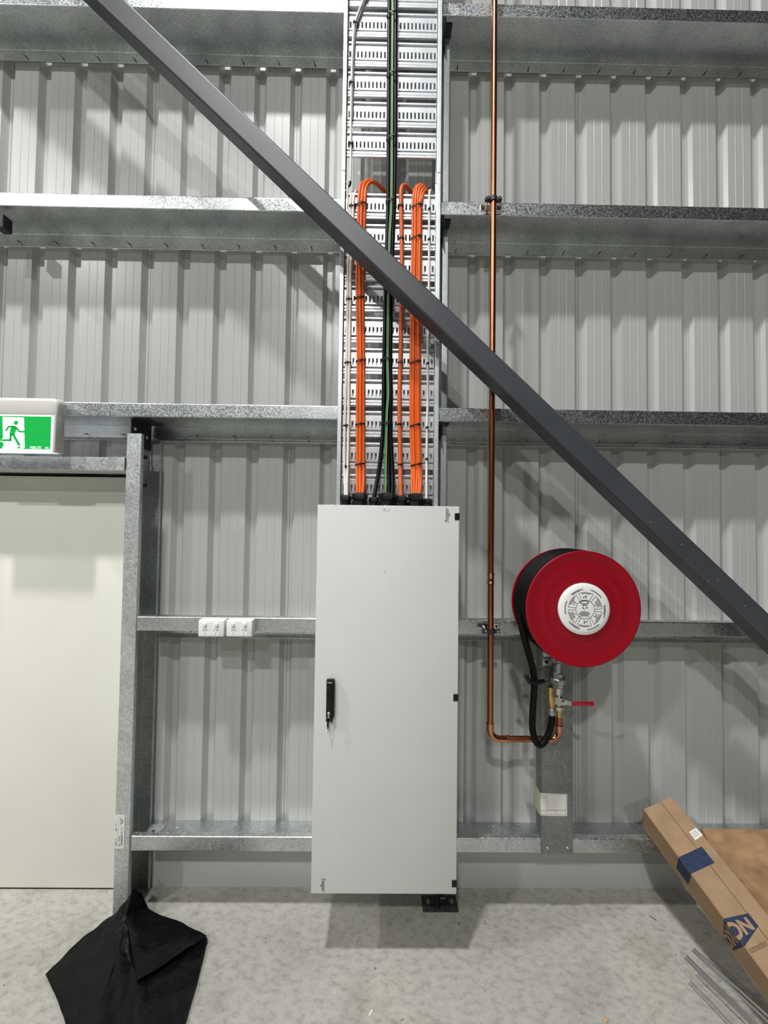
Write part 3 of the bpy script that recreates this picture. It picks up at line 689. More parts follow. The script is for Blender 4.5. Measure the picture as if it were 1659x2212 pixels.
# ================================================================== EXIT SIGN
ex = thing('exit_sign', (-1.65, -.03, 2.14), 'lit green running-man exit sign in a white housing above the door', 'exit sign')
EX0, EX1, EZ0 = -1.838, -1.452, 2.141
add('wall_mount', MB().box(EX0+.05, EX1-.05, -.045, -.0005, 2.335, 2.385, .004).mesh('wall_mount'), 'sign_body', ex)
b = MB()   # housing: section in yz with a sloped top, rounded end
prof = [(-.030, 2.330), (-.030, 2.388), (-.045, 2.394), (-.090, 2.386), (-.100, 2.372), (-.104, 2.318), (-.100, 2.308)]
b.prism(prof, lambda y, z, l: (l, y, z), EX0, EX1-.030)
n_ = 6; prev = None
for k in range(1, n_+1):
    a = math.pi/2*k/n_; xx = EX1-.030+.030*math.sin(a); zc = 2.318
    s0 = math.cos(math.pi/2*(k-1)/n_); s1 = math.cos(a); xx0 = EX1-.030+.030*math.sin(math.pi/2*(k-1)/n_)
    def sq(p, s): return (p[0]*1.0+(-.062-p[0])*(1-s)*.25, p[1]-(p[1]-2.30)*(1-s)*.28)
    A = [b.b.verts.new((xx0, *sq(p, s0))) for p in prof]; B = [b.b.verts.new((xx, *sq(p, s1))) for p in prof]
    for j in range(len(prof)): b.b.faces.new([A[j], A[(j+1) % len(prof)], B[(j+1) % len(prof)], B[j]])
    if k == n_: b.b.faces.new(B)
bmesh.ops.remove_doubles(b.b, verts=b.b.verts[:], dist=1e-5)
add('housing', b.mesh('housing', 30), 'sign_body', ex)
bz = add('diffuser', MB().box(EX0, EX1-.0165, -.1000, -.046, EZ0, 2.326, .006, 3).mesh('diffuser', 50), 'sign_white', ex)
add('end_cap', MB().box(EX1-.0163, EX1-.003, -.0995, -.042, EZ0, 2.330, .006, 3).mesh('end_cap', 50), 'sign_body', ex)
SY = -.1005
f0, f1 = at(-52, 899, SY), at(108.5, 970.5, SY)
def flat(name, polys, m, y, parent, t=.0006):
    b = MB()
    for P_ in polys: b.prism(P_, lambda x, z, l: (x, l, z), y-t, y)
    return onpart(name, b.mesh(name), m, parent)
zt, zb = at(60, 899.3, SY).z, at(60, 970, SY).z
pn = flat('sign_panel', [[(f0.x, zb), (f1.x, zb), (f1.x, zt), (f0.x, zt)]], 'sign_green', SY, bz)
def ep(cx, cy):  # point measured on the enlarged sign (x10.056 from 0,840)
    q = at(cx/10.056, 840+cy/10.056, SY); return (q.x, q.z)
flat('doorway_shape', [[ep(60, 610), ep(525, 625), ep(540, 1285), ep(500, 1300), ep(40, 1300), ep(85, 1230), ep(78, 1165), ep(15, 1148), ep(40, 1090), ep(75, 1075)]], 'sign_face', SY-.0008, bz)
def stroke(p, q, wd):
    a, c = Vector(ep(*p)), Vector(ep(*q)); d = (c-a).normalized(); nrm = Vector((-d.y, d.x))*(wd/10.056/2/481.0)
    return [tuple(a+nrm), tuple(a-nrm), tuple(c-nrm), tuple(c+nrm)]
man = [stroke((135, 918), (192, 822), 38), stroke((180, 822), (345, 824), 36), [ep(250, 815), ep(345, 806), ep(378, 845), ep(325, 990), ep(262, 1020), ep(215, 1000), ep(222, 940)],
       stroke((352, 840), (432, 932), 40), stroke((425, 932), (538, 934), 36), stroke((243, 985), (232, 1135), 46), stroke((254, 1115), (35, 1118), 44),
       stroke((290, 985), (425, 1222), 52), [ep(395, 1215), ep(440, 1205), ep(462, 1232), ep(410, 1228)], [ep(370, 1295), ep(410, 1250), ep(460, 1250), ep(420, 1295)]]
hc = ep(355, 738); man.append([(hc[0]+.0096*math.cos(a), hc[1]+.0096*math.sin(a)) for a in [2*math.pi*k/20 for k in range(20)]])
flat('running_figure', man, 'sign_green', SY-.0016, bz)
q = ep(775, 1279); T = place_mesh(text_mesh('PIERLITE', .0158), wallframe(q[0], SY-.0014, q[1], 0, .84)); onpart('lettering', T, 'sign_face', bz)
q = ep(1026, 1283); T = place_mesh(text_mesh('24m', .0125), wallframe(q[0], SY-.0014, q[1], 0, .8)); onpart('lettering', T, 'sign_face', bz)

# ================================================================== COPPER PIPE
PY = -.057; PR = .0135
pp = thing('copper_pipe', (.512, PY, .87), 'copper water pipe dropping down the wall and turning to the hose reel', 'pipe')
XA, ZB, XV = .5135, .8755, .8245
b = MB(); b.tube([(XA+.003, PY, 5.9), (XA+.001, PY, 3.37), (XA-.002, PY, 1.60)], PR, 20); add('riser', b.mesh('riser', 60), 'copper', pp)
b = MB(); b.tube([(XA-.002, PY, 1.60), (XA-.0015, PY, .93)], PR, 20); add('riser', b.mesh('riser', 60), 'copper', pp)
def ringprof(z0, z1, r, bead): return [(r*.6, z0), (r+bead, z0), (r+bead, z0+.004), (r, z0+.007), (r, z1-.007), (r+bead, z1-.004), (r+bead, z1), (r*.6, z1)]
b = MB(); b.lathe(ringprof(1.573, 1.622, .0150, .0022), (XA-.002, PY, 0), 'Z', 24); add('coupling', b.mesh('coupling', 40), 'copper_bright', pp)
def elbow(c, a0, a1, R=.040, r=.0152):
    return [Vector(c)+Vector((math.cos(a)*R, 0, math.sin(a)*R)) for a in [a0+(a1-a0)*k/10 for k in range(11)]]
xa = XA-.0015
b = MB(); b.tube([(xa, PY, .945)]+elbow((xa+.042, PY, ZB+.042), math.pi, 1.5*math.pi, .042)+[(xa+.085, PY, ZB)], .0152, 20)
b.lathe([(.012, 0), (.0178, 0), (.0178, .005), (.012, .005)], (xa, PY, .942), 'Z', 20); b.lathe([(.012, 0), (.0178, 0), (.0178, .005), (.012, .005)], (xa+.080, PY, ZB), 'X', 20)
add('elbow', b.mesh('elbow', 50), 'copper_bright', pp)
b = MB(); b.tube([(xa+.083, PY, ZB), (XV-.060, PY, ZB+.001)], PR, 20); add('cross_run', b.mesh('cross_run', 60), 'copper', pp)
b = MB(); b.tube([(XV-.066, PY, ZB+.001)]+elbow((XV-.042, PY, ZB+.043), 1.5*math.pi, 2*math.pi, .042)+[(XV, PY, ZB+.062)], .0152, 20)
b.lathe([(.012, 0), (.0178, 0), (.0178, .005), (.012, .005)], (XV, PY, ZB+.058), 'Z', 20); add('elbow', b.mesh('elbow', 50), 'copper_bright', pp)
b = MB(); b.tube([(XV, PY, ZB+.060), (XV, PY, .985)], PR, 20); add('rising_stub', b.mesh('rising_stub', 60), 'copper', pp)
def clamp(zp, zr, label):
    c = thing('pipe_clamp', (XA, -.002, zp), label, 'pipe clamp', 'pipe clamps')
    x0, x1 = .465, .567
    b = MB(); b.box(x0, x1, -.004, -.0004, zp-.0135, zp+.0135, .0015, 1); add('back_plate', b.mesh('back_plate'), 'chrome', c)
    for x in (x0+.014, x1-.014):
        b = MB(); b.lathe([(0, -.004), (.006, -.0035), (.0065, 0), (0, 0)], (0, 0, 0), 'Y', 6); add('plate_screw', b.mesh('plate_screw'), 'dark_steel', c, (x, -.004, zp-.001))
    b = MB(); b.tube([(XA-.022, -.004, zp), (XA-.022, PY, zr)], .0045, 8); add('standoff_rod', b.mesh('standoff_rod'), 'chrome', c)
    b = MB(); b.lathe([(PR+.0003, -.0105), (PR+.0048, -.0105), (PR+.0048, .0105), (PR+.0003, .0105)], (XA, PY, zr), 'Z', 24, True)
    for s_ in (-1, 1): b.box(XA+s_*.027-.0125, XA+s_*.027+.0125, PY-.0085, PY+.0085, zr-.0095, zr+.0095, .003, 2)
    add('rubber_ring', b.mesh('rubber_ring', 40), 'clamp', c)
    for s_ in (-1, 1):
        b = MB(); b.lathe([(0, -.013), (.0035, -.013), (.0045, -.010), (.0065, -.008), (.0065, -.003), (0, -.003)], (0, 0, 0), 'Y', 6)
        add('clamp_bolt', b.mesh('clamp_bolt'), 'chrome', c, (XA+s_*.028, PY-.006, zr+.001))
clamp(3.371, 3.3695, 'black rubber pipe clamp holding the copper pipe to the upper girt')
clamp(1.3685, 1.3595, 'black rubber pipe clamp holding the copper pipe beside the cabinet')

# ================================================================== STOP VALVE
vv = thing('stop_valve', (XV, PY, .985), 'nickel ball valve with red lever between copper pipe and hose reel', 'valve')
VX = XV-.0015
b = MB(); b.lathe([(.010, .978), (.0158, .978), (.0158, .995), (.0180, .999), (.0180, 1.012), (.010, 1.012)], (VX, PY, 0), 'Z', 20); add('brass_adaptor', b.mesh('brass_adaptor', 30), 'brass', vv)
b = MB(); b.lathe([(.010, 1.010), (.0225, 1.010), (.0225, 1.026), (.018, 1.030), (.010, 1.030)], (VX, PY, 0), 'Z', 8)
b.lathe([(.010, 1.028), (.0185, 1.030), (.0230, 1.040), (.0235, 1.056), (.0205, 1.068), (.0175, 1.074), (.010, 1.074)], (VX, PY, 0), 'Z', 28)
b.lathe([(.010, 1.074), (.0205, 1.074), (.0215, 1.080), (.0215, 1.106), (.0190, 1.110), (.010, 1.110)], (VX-.001, PY, 0), 'Z', 8); add('valve_body', b.mesh('valve_body', 30), 'nickel', vv)
lv = add('lever', MB().prism([(VX-.050, 1.066), (VX-.040, 1.050), (VX-.012, 1.040), (VX+.034, 1.042), (VX+.034, 1.060), (VX-.005, 1.072), (VX-.040, 1.074)], lambda x, z, l: (x, l, z), PY-.032, PY-.0285).box(VX+.030, VX+.046, PY-.036, PY-.0320, 1.042, 1.061).mesh('lever'), 'nickel', vv)
b = MB(); b.box(VX+.042, VX+.142, PY-.042, PY-.031, 1.0415, 1.0600, .0048, 2); onpart('red_grip', b.mesh('red_grip', 50), 'red_grip', lv)
onpart('spindle_nut', MB().lathe([(0, -.044), (.0045, -.044), (.0045, -.038), (.0085, -.038), (.0085, -.022), (0, -.022)], (VX+.010, PY, 1.056), 'Y', 6).mesh('spindle_nut'), 'chrome', lv)

# ================================================================== HOSE REEL
RY, RFY = -.088, -.268
rc = at(1260, 1315, RFY); RX, RZ = rc.x, rc.z; RR = .2355
hr = thing('hose_reel', (RX, -.01, RZ-RR), 'red fire hose reel with round white instruction label', 'hose reel')
def disc(y, s):   # s=-1 front face toward the room
    pr = [(.03, 0), (.108, 0), (.110, .002), (.119, .0024), (.126, .0005), (.150, .0), (.157, .0012), (.163, .0014), (.170, .0), (.205, .0), (.212, .0018), (.222, .0034), (.232, .004), (RR, .002), (RR+.0005, -.002), (RR-.002, -.006), (.225, -.003), (.03, -.004)]
    return [(r, s*h) for r, h in pr]
b = MB(); b.lathe(disc(RFY, -1), (RX, RFY, RZ), 'Y', 96, True); add('front_disc', b.mesh('front_disc', 28), 'red', hr)
b = MB(); b.lathe(disc(RY, 1), (RX, RY, RZ), 'Y', 96, True); add('rear_disc', b.mesh('rear_disc', 28), 'red', hr)
b = MB(); b.lathe([(.030, RY-.004), (.190, RY-.004), (.190, RFY+.004), (.030, RFY+.004)], (RX, 0, RZ), 'Y', 64, True); add('drum', b.mesh('drum'), 'hose', hr)
b = MB(); NT = 9; hrad = .0098; ya, yb_ = RY-.012, RFY+.012; path = []
for k in range(NT*48+1):
    a = 2*math.pi*k/48; path.append((RX+(RR-.0135)*math.cos(a), ya+(yb_-ya)*k/(NT*48), RZ+(RR-.0135)*math.sin(a)))
b.tube(path, hrad, 8); add('hose_coil', b.mesh('hose_coil', 60), 'hose', hr)
b = MB(); path = []   # looser upper turns
for k in range(5*48+1):
    a = 2*math.pi*k/48+.4; path.append((RX+(RR-.0075)*math.cos(a)-.0, ya-.012+(yb_-ya+.030)*k/(5*48), RZ+(RR-.0075)*math.sin(a)))
b.tube(path, .0098, 8); add('hose_coil', b.mesh('hose_coil', 60), 'hose', hr)
# label dish
lb = add('label_dish', MB().lathe([(0, -.0150), (.083, -.0150), (.086, -.0147), (.0975, -.0125), (.1040, -.0085), (.1050, -.004), (.1050, .0), (0, .0)], (RX, RFY, RZ), 'Y', 72).mesh('label_dish', 25), 'white', hr)
LY = RFY-.0152
def lp(r, a): return (RX+r*math.cos(a), RZ+r*math.sin(a))
polys = []
def arc_band(r0, r1, a0, a1, n=None):
    n = n or max(2, int(abs(a1-a0)/.12)); return [lp(r0, a0+(a1-a0)*k/n) for k in range(n+1)]+[lp(r1, a1-(a1-a0)*k/n) for k in range(n+1)]
S_ = .1050/765.0
def seg_arc(r, a0, a1, w_):
    a = a0
    while a < a1-.01:
        e = min(a1, a+.14); polys.append(arc_band(r-w_/2, r+w_/2, a, e, 2)); a = e
seg_arc(275*S_, 0, 2*math.pi, 12*S_)
off = math.radians(-3)
for k in range(6):
    ac = math.radians(90)+k*math.pi/3+off; hw_ = .435
    for s_ in (-1, 1):
        a = ac+s_*hw_; p0, p1 = lp(285*S_, ac+s_*(hw_-.02)), lp(500*S_, a-s_*.0)
        d = Vector((p1[0]-p0[0], p1[1]-p0[1])).normalized(); nr = Vector((-d.y, d.x))*5*S_
        polys.append([(p0[0]+nr.x, p0[1]+nr.y), (p0[0]-nr.x, p0[1]-nr.y), (p1[0]-nr.x, p1[1]-nr.y), (p1[0]+nr.x, p1[1]+nr.y)])
    seg_arc(500*S_, ac-hw_, ac+hw_, 10*S_)
flat('sector_lines', polys, 'ink', LY, lb, .0004)
polys = []
def word_arc(r, a0, a1, hgt, fill=.74):
    a = a0
    while a < a1:
        w_ = random.uniform(.035, .075)*(450*S_/r)
        polys.append(arc_band(r-hgt/2, r+hgt/2, a, min(a1, a+w_), 2)); a += w_/fill
for k in range(6):      # instruction lines outside and inside each sector
    ac = math.radians(60)+k*math.pi/3+off
    word_arc(592*S_, ac-.36, ac+.30, 26*S_)
    if k % 2: word_arc(562*S_, ac-.20, ac+.25, 18*S_)
    ac = math.radians(90)+k*math.pi/3+off
    word_arc(474*S_, ac-.30, ac+.28, 20*S_)
    if k % 3 == 2:
        for r_ in (436, 402, 370): word_arc(r_*S_, ac-.28, ac+.20, 18*S_)
    elif k % 3 == 1: word_arc(436*S_, ac-.18, ac+.25, 18*S_)
for i in range(6):
    wd = (150, 250, 300, 350, 210, 300)[i]*S_; z = RZ-(60+i*26)*S_; x = RX-wd/2-30*S_
    while x < RX+wd/2-30*S_:
        q = random.uniform(.003, .006); polys.append([(x, z-7*S_), (x+q, z-7*S_), (x+q, z+7*S_), (x, z+7*S_)]); x += q+.0012
flat('instruction_lines', polys, 'ink', LY, lb, .0004)
polys = []
def px_stroke(pts, w_):
    for i in range(len(pts)-1):
        a = Vector((RX+pts[i][0]*S_, RZ+pts[i][1]*S_)); c = Vector((RX+pts[i+1][0]*S_, RZ+pts[i+1][1]*S_)); d = (c-a).normalized(); nr = Vector((-d.y, d.x))*w_*S_/2
        polys.append([tuple(a+nr), tuple(a-nr), tuple(c-nr), tuple(c+nr)])
for k in range(6):      # small figure sketches in the sectors
    ac = math.radians(90)+k*math.pi/3+off; c, s_ = math.cos(ac-math.pi/2), math.sin(ac-math.pi/2)
    def R2(x, y): y += 370; return (x*c-y*s_, x*s_+y*c)
    if k % 3 != 2:
        for st_ in ([(-80, 10), (-60, -20), (-85, -50)], [(-60, -20), (-10, 20)], [(-10, 20), (20, 50), (10, -10), (25, -60)], [(10, -10), (-20, -20)]): px_stroke([R2(*p_) for p_ in st_], 13)
    else: px_stroke([R2(-20, -60), R2(30, -60), R2(30, -30)], 13)
px_stroke([(-150, 215), (-120, 240), (-10, 255), (90, 240), (100, 200), (80, 175), (-40, 160), (-140, 185), (-150, 215)], 20)
px_stroke([(-80, 90), (-60, 60), (-75, 30), (-30, 40), (-15, 0)], 16); px_stroke([(20, 60), (50, 80), (75, 55), (50, 30), (20, 60)], 12); px_stroke([(-95, 130), (70, 140)], 8); px_stroke([(-85, 110), (60, 118)], 8)
flat('figure_sketches', polys, 'ink', LY, lb, .0004)
# hub support and feed pipe
add('mounting_bracket', MB().box(.770, .905, -.0115, -.0050, 1.205, 1.50, .002).box(.800, .875, -.075, -.0112, RZ-.03, RZ+.03, .004).mesh('mounting_bracket'), 'zinc_fit', hr)
b = MB(); q = at(1181, 1429, -.014); b.box(q.x-.020, q.x+.022, -.016, -.0117, q.z-.019, q.z+.019, .002); bt = b.mesh('bracket_tab')
tb = add('bracket_tab', bt, 'zinc_fit', hr)
onpart('tab_bolt', MB().lathe([(0, -.009), (.006, -.009), (.006, -.004), (.009, -.004), (.009, 0), (0, 0)], (q.x-.002, -.016, q.z-.002), 'Y', 6).mesh('tab_bolt'), 'dark_steel', tb)
b = MB(); b.tube([(VX-.002, PY, 1.150), (VX-.002, PY, RZ)], .0132, 18); add('feed_pipe', b.mesh('feed_pipe', 60), 'zinc_fit', hr)
b = MB(); b.lathe([(.010, 1.108), (.0220, 1.108), (.0235, 1.122), (.0300, 1.126), (.0325, 1.132), (.0325, 1.148), (.0300, 1.152), (.0215, 1.155), (.010, 1.155)], (VX-.002, PY, 0), 'Z', 10)
b.lathe([(.010, 1.155), (.0210, 1.155), (.0210, 1.172), (.0165, 1.176), (.010, 1.176)], (VX-.002, PY, 0), 'Z', 6); add('union_nut', b.mesh('union_nut', 25), 'zinc_fit', hr)
# hanging hose tail and nozzle
hp = [(1121, 1325, -.205), (1128, 1358, -.203), (1139.5, 1403, -.190), (1149.5, 1439, -.172), (1154, 1470, -.150), (1153, 1500, -.135), (1150, 1548, -.120), (1150.8, 1579, -.118), (1156, 1599, -.116), (1165.5, 1609, -.115), (1176.5, 1601.5, -.115), (1185.5, 1584, -.115), (1191.8, 1560, -.116), (1193, 1541, -.117)]
b = MB(); b.tube(smooth_path([at(*p) for p in hp], 6), .0142, 16); tl = add('hose_tail', b.mesh('hose_tail', 60), 'hose', hr)
n0, n1 = at(1193, 1544, -.117), at(1188.5, 1483, -.117); dv = (n1-n0); Ln = dv.length; rotm = dv.to_track_quat('Z', 'Y').to_matrix().to_4x4()
def along(prof, n=20):
    b = MB(); b.lathe(prof, (0, 0, 0), 'Z', n); me = b.mesh('noz', 35); me.transform(Matrix.Translation(n0) @ rotm); return me
add('hose_ferrule', along([(.012, 0), (.0158, .001), (.0158, .026), (.014, .029), (.010, .029)]), 'zinc_fit', hr)
add('nozzle', along([(.009, .028), (.0105, .030), (.0105, .036), (.0135, .042), (.0165, .056), (.0168, .072), (.0150, .092), (.0128, .108), (.0128, .116), (.0148, .119), (.0148, Ln-.002), (.0130, Ln), (.006, Ln), (.006, Ln-.02)]), 'brass', hr)
# hose guide
def gp(px, py, Y): return at(px, py, Y)
b = MB(); b.tube([gp(1136, 1459, -.185), gp(1141, 1471, -.178), gp(1146, 1476, -.175), gp(1152, 1475.5, -.172), gp(1184, 1471.5, -.150), gp(1186, 1467, -.145), gp(1195.5, 1433, -.075)], .0019, 8)
b.tube([gp(1136, 1459, -.185), gp(1150, 1452, -.160), gp(1180, 1442, -.110), gp(1213, 1431, -.062)], .0015, 8)
gd = add('hose_guide', b.mesh('hose_guide', 60), 'dark_steel', hr)
b = MB(); b.tube([gp(1136, 1459.5, -.185), gp(1145.5, 1475, -.176)], .0092, 14); onpart('guide_roller', b.mesh('guide_roller', 60), 'black', gd)
b = MB(); b.tube([gp(1153, 1475.3, -.171), gp(1175.5, 1471.7, -.156)], .0092, 14); onpart('guide_roller', b.mesh('guide_roller', 60), 'black', gd)

# ================================================================== CARTONS
A_ = Vector((1.2248, -.0368, .5514)); d_ = Vector((.233, -.857, -.459)).normalized(); a_ = Vector((.936, .069, .346)); a_ = (a_-d_*a_.dot(d_)).normalized(); b_ = a_.cross(d_); b_ = b_ if b_.z > 0 else -b_
BW, BH = .143, .150
BL = (A_-b_*BH).z/(-d_.z)-.001
bx = thing('long_carton', A_+d_*BL-b_*BH, 'long brown cardboard carton leaning on the lowest girt, blue printed logo', 'carton')
def surf(u, s, o=0.0):
    """unfolded carton skin: u>0 across the top, u<0 down the left side, s along its length, o proud of it"""
    if u >= 0: return A_+a_*u+d_*s+b_*o
    return A_+b_*u+d_*s-a_*o
def carton_map(px, py, side):
    rd = ray(px, py); nrm = a_ if side else b_
    t = (A_-CAM).dot(nrm)/rd.dot(nrm); p = CAM+rd*t-A_
    return (p.dot(b_) if side else p.dot(a_)), p.dot(d_)
t = bmesh.new(); bmesh.ops.create_cube(t, size=1)
for v in t.verts:
    u_, h_, s_ = v.co.x+.5, v.co.y-.5, v.co.z+.5
    v.co = A_+a_*(u_*BW)+b_*(h_*BH)+d_*(s_*BL)
bmesh.ops.bevel(t, geom=t.edges[:], offset=.0022, segments=2, affect='EDGES')
bmesh.ops.recalc_face_normals(t, faces=t.faces[:]); me = bpy.data.meshes.new('carton_body'); t.to_mesh(me); t.free()
add('carton_body', me, 'card', bx)
def skin(polys_or_mesh, m, name, o=.0008, parent=bx):
    bm = bmesh.new()
    if isinstance(polys_or_mesh, list):
        for P_ in polys_or_mesh: bm.faces.new([bm.verts.new((p[0], p[1], 0)) for p in P_])
    else: bm.from_mesh(polys_or_mesh); bpy.data.meshes.remove(polys_or_mesh)
    bmesh.ops.triangulate(bm, faces=bm.faces[:])
    bmesh.ops.bisect_plane(bm, geom=bm.verts[:]+bm.edges[:]+bm.faces[:], plane_co=(0, 0, 0), plane_no=(1, 0, 0))
    split = [e for e in bm.edges if all(abs(v.co.x) < 1e-6 for v in e.verts)]
    vs = [(v, v.co.copy()) for v in bm.verts]
    for v, c in vs:
        p = surf(c.x, c.y, o)
        if abs(c.x) < 1e-6: p = A_+d_*c.y+(b_-a_)*(o*.75+.0)
        v.co = p
    me = bpy.data.meshes.new(name); bm.to_mesh(me); bm.free(); return add(name, me, m, parent)
# lid seam, tape, band, logo
s0 = carton_map(1424, 1733, False); s1 = carton_map(1605, 1957, False)
um = (s0[0]+s1[0])/2
skin([[(um-.0012, .002), (um+.0012, .002), (um+.0012, BL-.002), (um-.0012, BL-.002)]], 'card_brown_print', 'lid_seam', .0006)
flap = MB(); 
for (u0, u1) in ((.001, um-.0018), (um+.0018, BW-.001)):
    P_ = [surf(u, s, o) for (u, s, o) in ((u0, .0, .0004), (u1, .0, .0004), (u1, BL, .0004), (u0, BL, .0004), (u0, .0, .0018), (u1, .0, .0018), (u1, BL, .0018), (u0, BL, .0018))]
    for f_ in ((0, 1, 2, 3), (4, 5, 6, 7), (0, 1, 5, 4), (1, 2, 6, 5), (2, 3, 7, 6), (3, 0, 4, 7)): flap.b.faces.new([flap.b.verts.new(P_[k]) for k in f_])
add('lid_flaps', flap.mesh('lid_flaps'), 'card', bx)
OF = .0026
def cm(px, py, side): return carton_map(px, py, side)
band_t = [cm(1468.5, 1857.5, False), cm(1512, 1824.5, False), cm(1540, 1861, False), cm(1500, 1889.5, False)]
sb0 = (cm(1468.5, 1857.5, False)[1]); sb1 = cm(1500, 1889.5, False)[1]
sb0 = (band_t[0][1]+band_t[1][1])/2; sb1 = (band_t[2][1]+band_t[3][1])/2; ubr = band_t[1][0]
skin([[(-.105, sb0), (ubr, sb0), (ubr, sb1), (-.105, sb1)]], 'card_print', 'print_band', OF)
hexa_px = [(330, 615, None), (1055, 460, False), (1355, 840, False), (955, 1430, False), (620, 1555, True), (325, 1190, True)]
hx = []
for (x, y, sd) in hexa_px:
    px, py = 1540+x/13.82, 1940+y/13.82
    if sd is None: u, s_ = carton_map(px, py, False); u = min(u, 0)*0
    else: u, s_ = carton_map(px, py, sd)
    hx.append((u, s_))
su = [h[0] for h in hx]; ss = [h[1] for h in hx]
# regular elongated hexagon fitted to the surveyed print
ul, ur = min(su), max(su); sc = sum(ss)/6; sh = (max(ss)-min(ss))/2
HW = (ur-ul)/2; uc = (ul+ur)/2
hexa = hx
skin([hexa], 'card_print', 'logo_field', OF)
SLOPE = 0.0
T = text_mesh('DIXON', .1, bold=2)
xs = [v.co.x for v in T.vertices]; ys = [v.co.y for v in T.vertices]
bm = bmesh.new(); bm.from_mesh(T); bmesh.ops.triangulate(bm, faces=bm.faces[:]); bmesh.ops.subdivide_edges(bm, edges=bm.edges[:], cuts=2)
for v in bm.verts:
    fx = (v.co.x-min(xs))/(max(xs)-min(xs))*2-1; fy = (v.co.y-min(ys))/(max(ys)-min(ys))*2-1
    env = .70-.24*abs(fx)
    v.co = Vector((uc+fx*HW*.85, sc-fy*sh*env+SLOPE*fx, 0))
bm.to_mesh(T); bm.free()
skin(T, 'card', 'lettering', OF+.0012)
cu0, cs0 = carton_map(1540+1110/13.82, 1940+1610/13.82, False); cu1, cs1 = carton_map(1540+1560/13.82, 1940+1300/13.82, False)
T = text_mesh('connection', .024, bold=True)
xs = [v.co.x for v in T.vertices]
for v in T.vertices:
    fx = (v.co.x-min(xs))/(max(xs)-min(xs)); v.co = Vector((cu0+(cu1-cu0)*fx, (cs0+cs1)/2-v.co.y, 0))
skin(T, 'card_brown_print', 'lettering', OF)
lp0 = [cm(1488.5, 1797.5, False), cm(1503.5, 1788.5, False), cm(1518.5, 1804.5, False), cm(1502, 1816, False)]
skin([lp0], 'paper', 'address_label', OF)
polys = []
for k in range(3):
    f_ = .25+.22*k
    P0 = Vector(lp0[0])*(1-f_)+Vector(lp0[3])*f_; P1 = Vector(lp0[1])*(1-f_)+Vector(lp0[2])*f_
    for (g0, g1) in ((.15, .35), (.42, .75)):
        q0, q1 = P0.lerp(P1, g0), P0.lerp(P1, g1); polys.append([(q0.x, q0.y-.0009), (q1.x, q1.y-.0009), (q1.x, q1.y+.0009), (q0.x, q0.y+.0009)])
skin(polys, 'ink_soft', 'label_print', OF+.0006)
# second carton lying to the right, lower
fl = thing('flat_carton', (1.9, -.5, .01), 'dusty flattened cardboard carton lying right of the long carton', 'carton')
q0 = at(1505, 1790, .004); zt = q0.z
d2 = Vector((.0, -.70, -.71)).normalized(); a2 = Vector((1.0, .0, -.030)); a2 = (a2-d2*a2.dot(d2)).normalized(); b2 = a2.cross(d2); b2 = b2 if b2.z > 0 else -b2
O2 = at(1516, 1790, -.022); W2, T2 = .74, .016; L2 = (O2.z-T2-.006)/(-d2.z)
b = MB(); NU, NV = 14, 18; top, bot = [], []
for v_ in range(NV+1):
    for u_ in range(NU+1):
        u, s_ = u_/NU, v_/NV; wob = .004*math.sin(u*9+s_*4)+.003*math.sin(s_*13-u*5)
        if v_ in (0, NV): wob *= .3
        p = O2+a2*(u*W2)+d2*(s_*L2)+b2*wob
        top.append(b.b.verts.new(p)); bot.append(b.b.verts.new(p-b2*T2))
def ix(u_, v_): return v_*(NU+1)+u_
for v_ in range(NV):
    for u_ in range(NU):
        q_ = (ix(u_, v_), ix(u_+1, v_), ix(u_+1, v_+1), ix(u_, v_+1))
        b.b.faces.new([top[k] for k in q_]); b.b.faces.new([bot[k] for k in reversed(q_)])
rim = [ix(u_, 0) for u_ in range(NU)]+[ix(NU, v_) for v_ in range(NV)]+[ix(u_, NV) for u_ in range(NU, 0, -1)]+[ix(0, v_) for v_ in range(NV, 0, -1)]
for k in range(len(rim)): b.b.faces.new([top[rim[k]], top[rim[(k+1) % len(rim)]], bot[rim[(k+1) % len(rim)]], bot[rim[k]]])
add('carton_slab', b.mesh('carton_slab', 40), 'card_worn', fl)

# ================================================================== RODS
RZ0 = .140
rods = [((1480, 2070), (1621, 2212), 'nearest'), ((1484, 2066), (1628, 2210), 'second'), ((1495, 2053), (1655, 2203), 'third'), ((1499.5, 2050), (1664, 2199), 'farthest')]
for (p0, p1, nm) in rods:
    q0, q1 = fz(*p0, RZ0), fz(*p1, RZ0); dd = (q1-q0).normalized()
    o = add('steel_rod', MB().tube([q0, q0+dd*1.05], .0042, 10).mesh('steel_rod', 60), 'rod')
    tag(o, 'thin steel rod beside the carton at the lower right, %s of four' % nm, 'rod', 'steel rods')
for k, (x, y) in enumerate(((1.645, -.600), (1.98, -.835))):
    o = add('timber_block', MB().box(-.06, .06, -.11, .11, 0, RZ0-.0045, .003).mesh('timber_block'), 'timber', None, (x, y, 0), (0, 0, -.61))
    tag(o, 'pale timber block under the steel rods, %s the wall' % ('nearer' if k == 0 else 'farther from'), 'timber block')

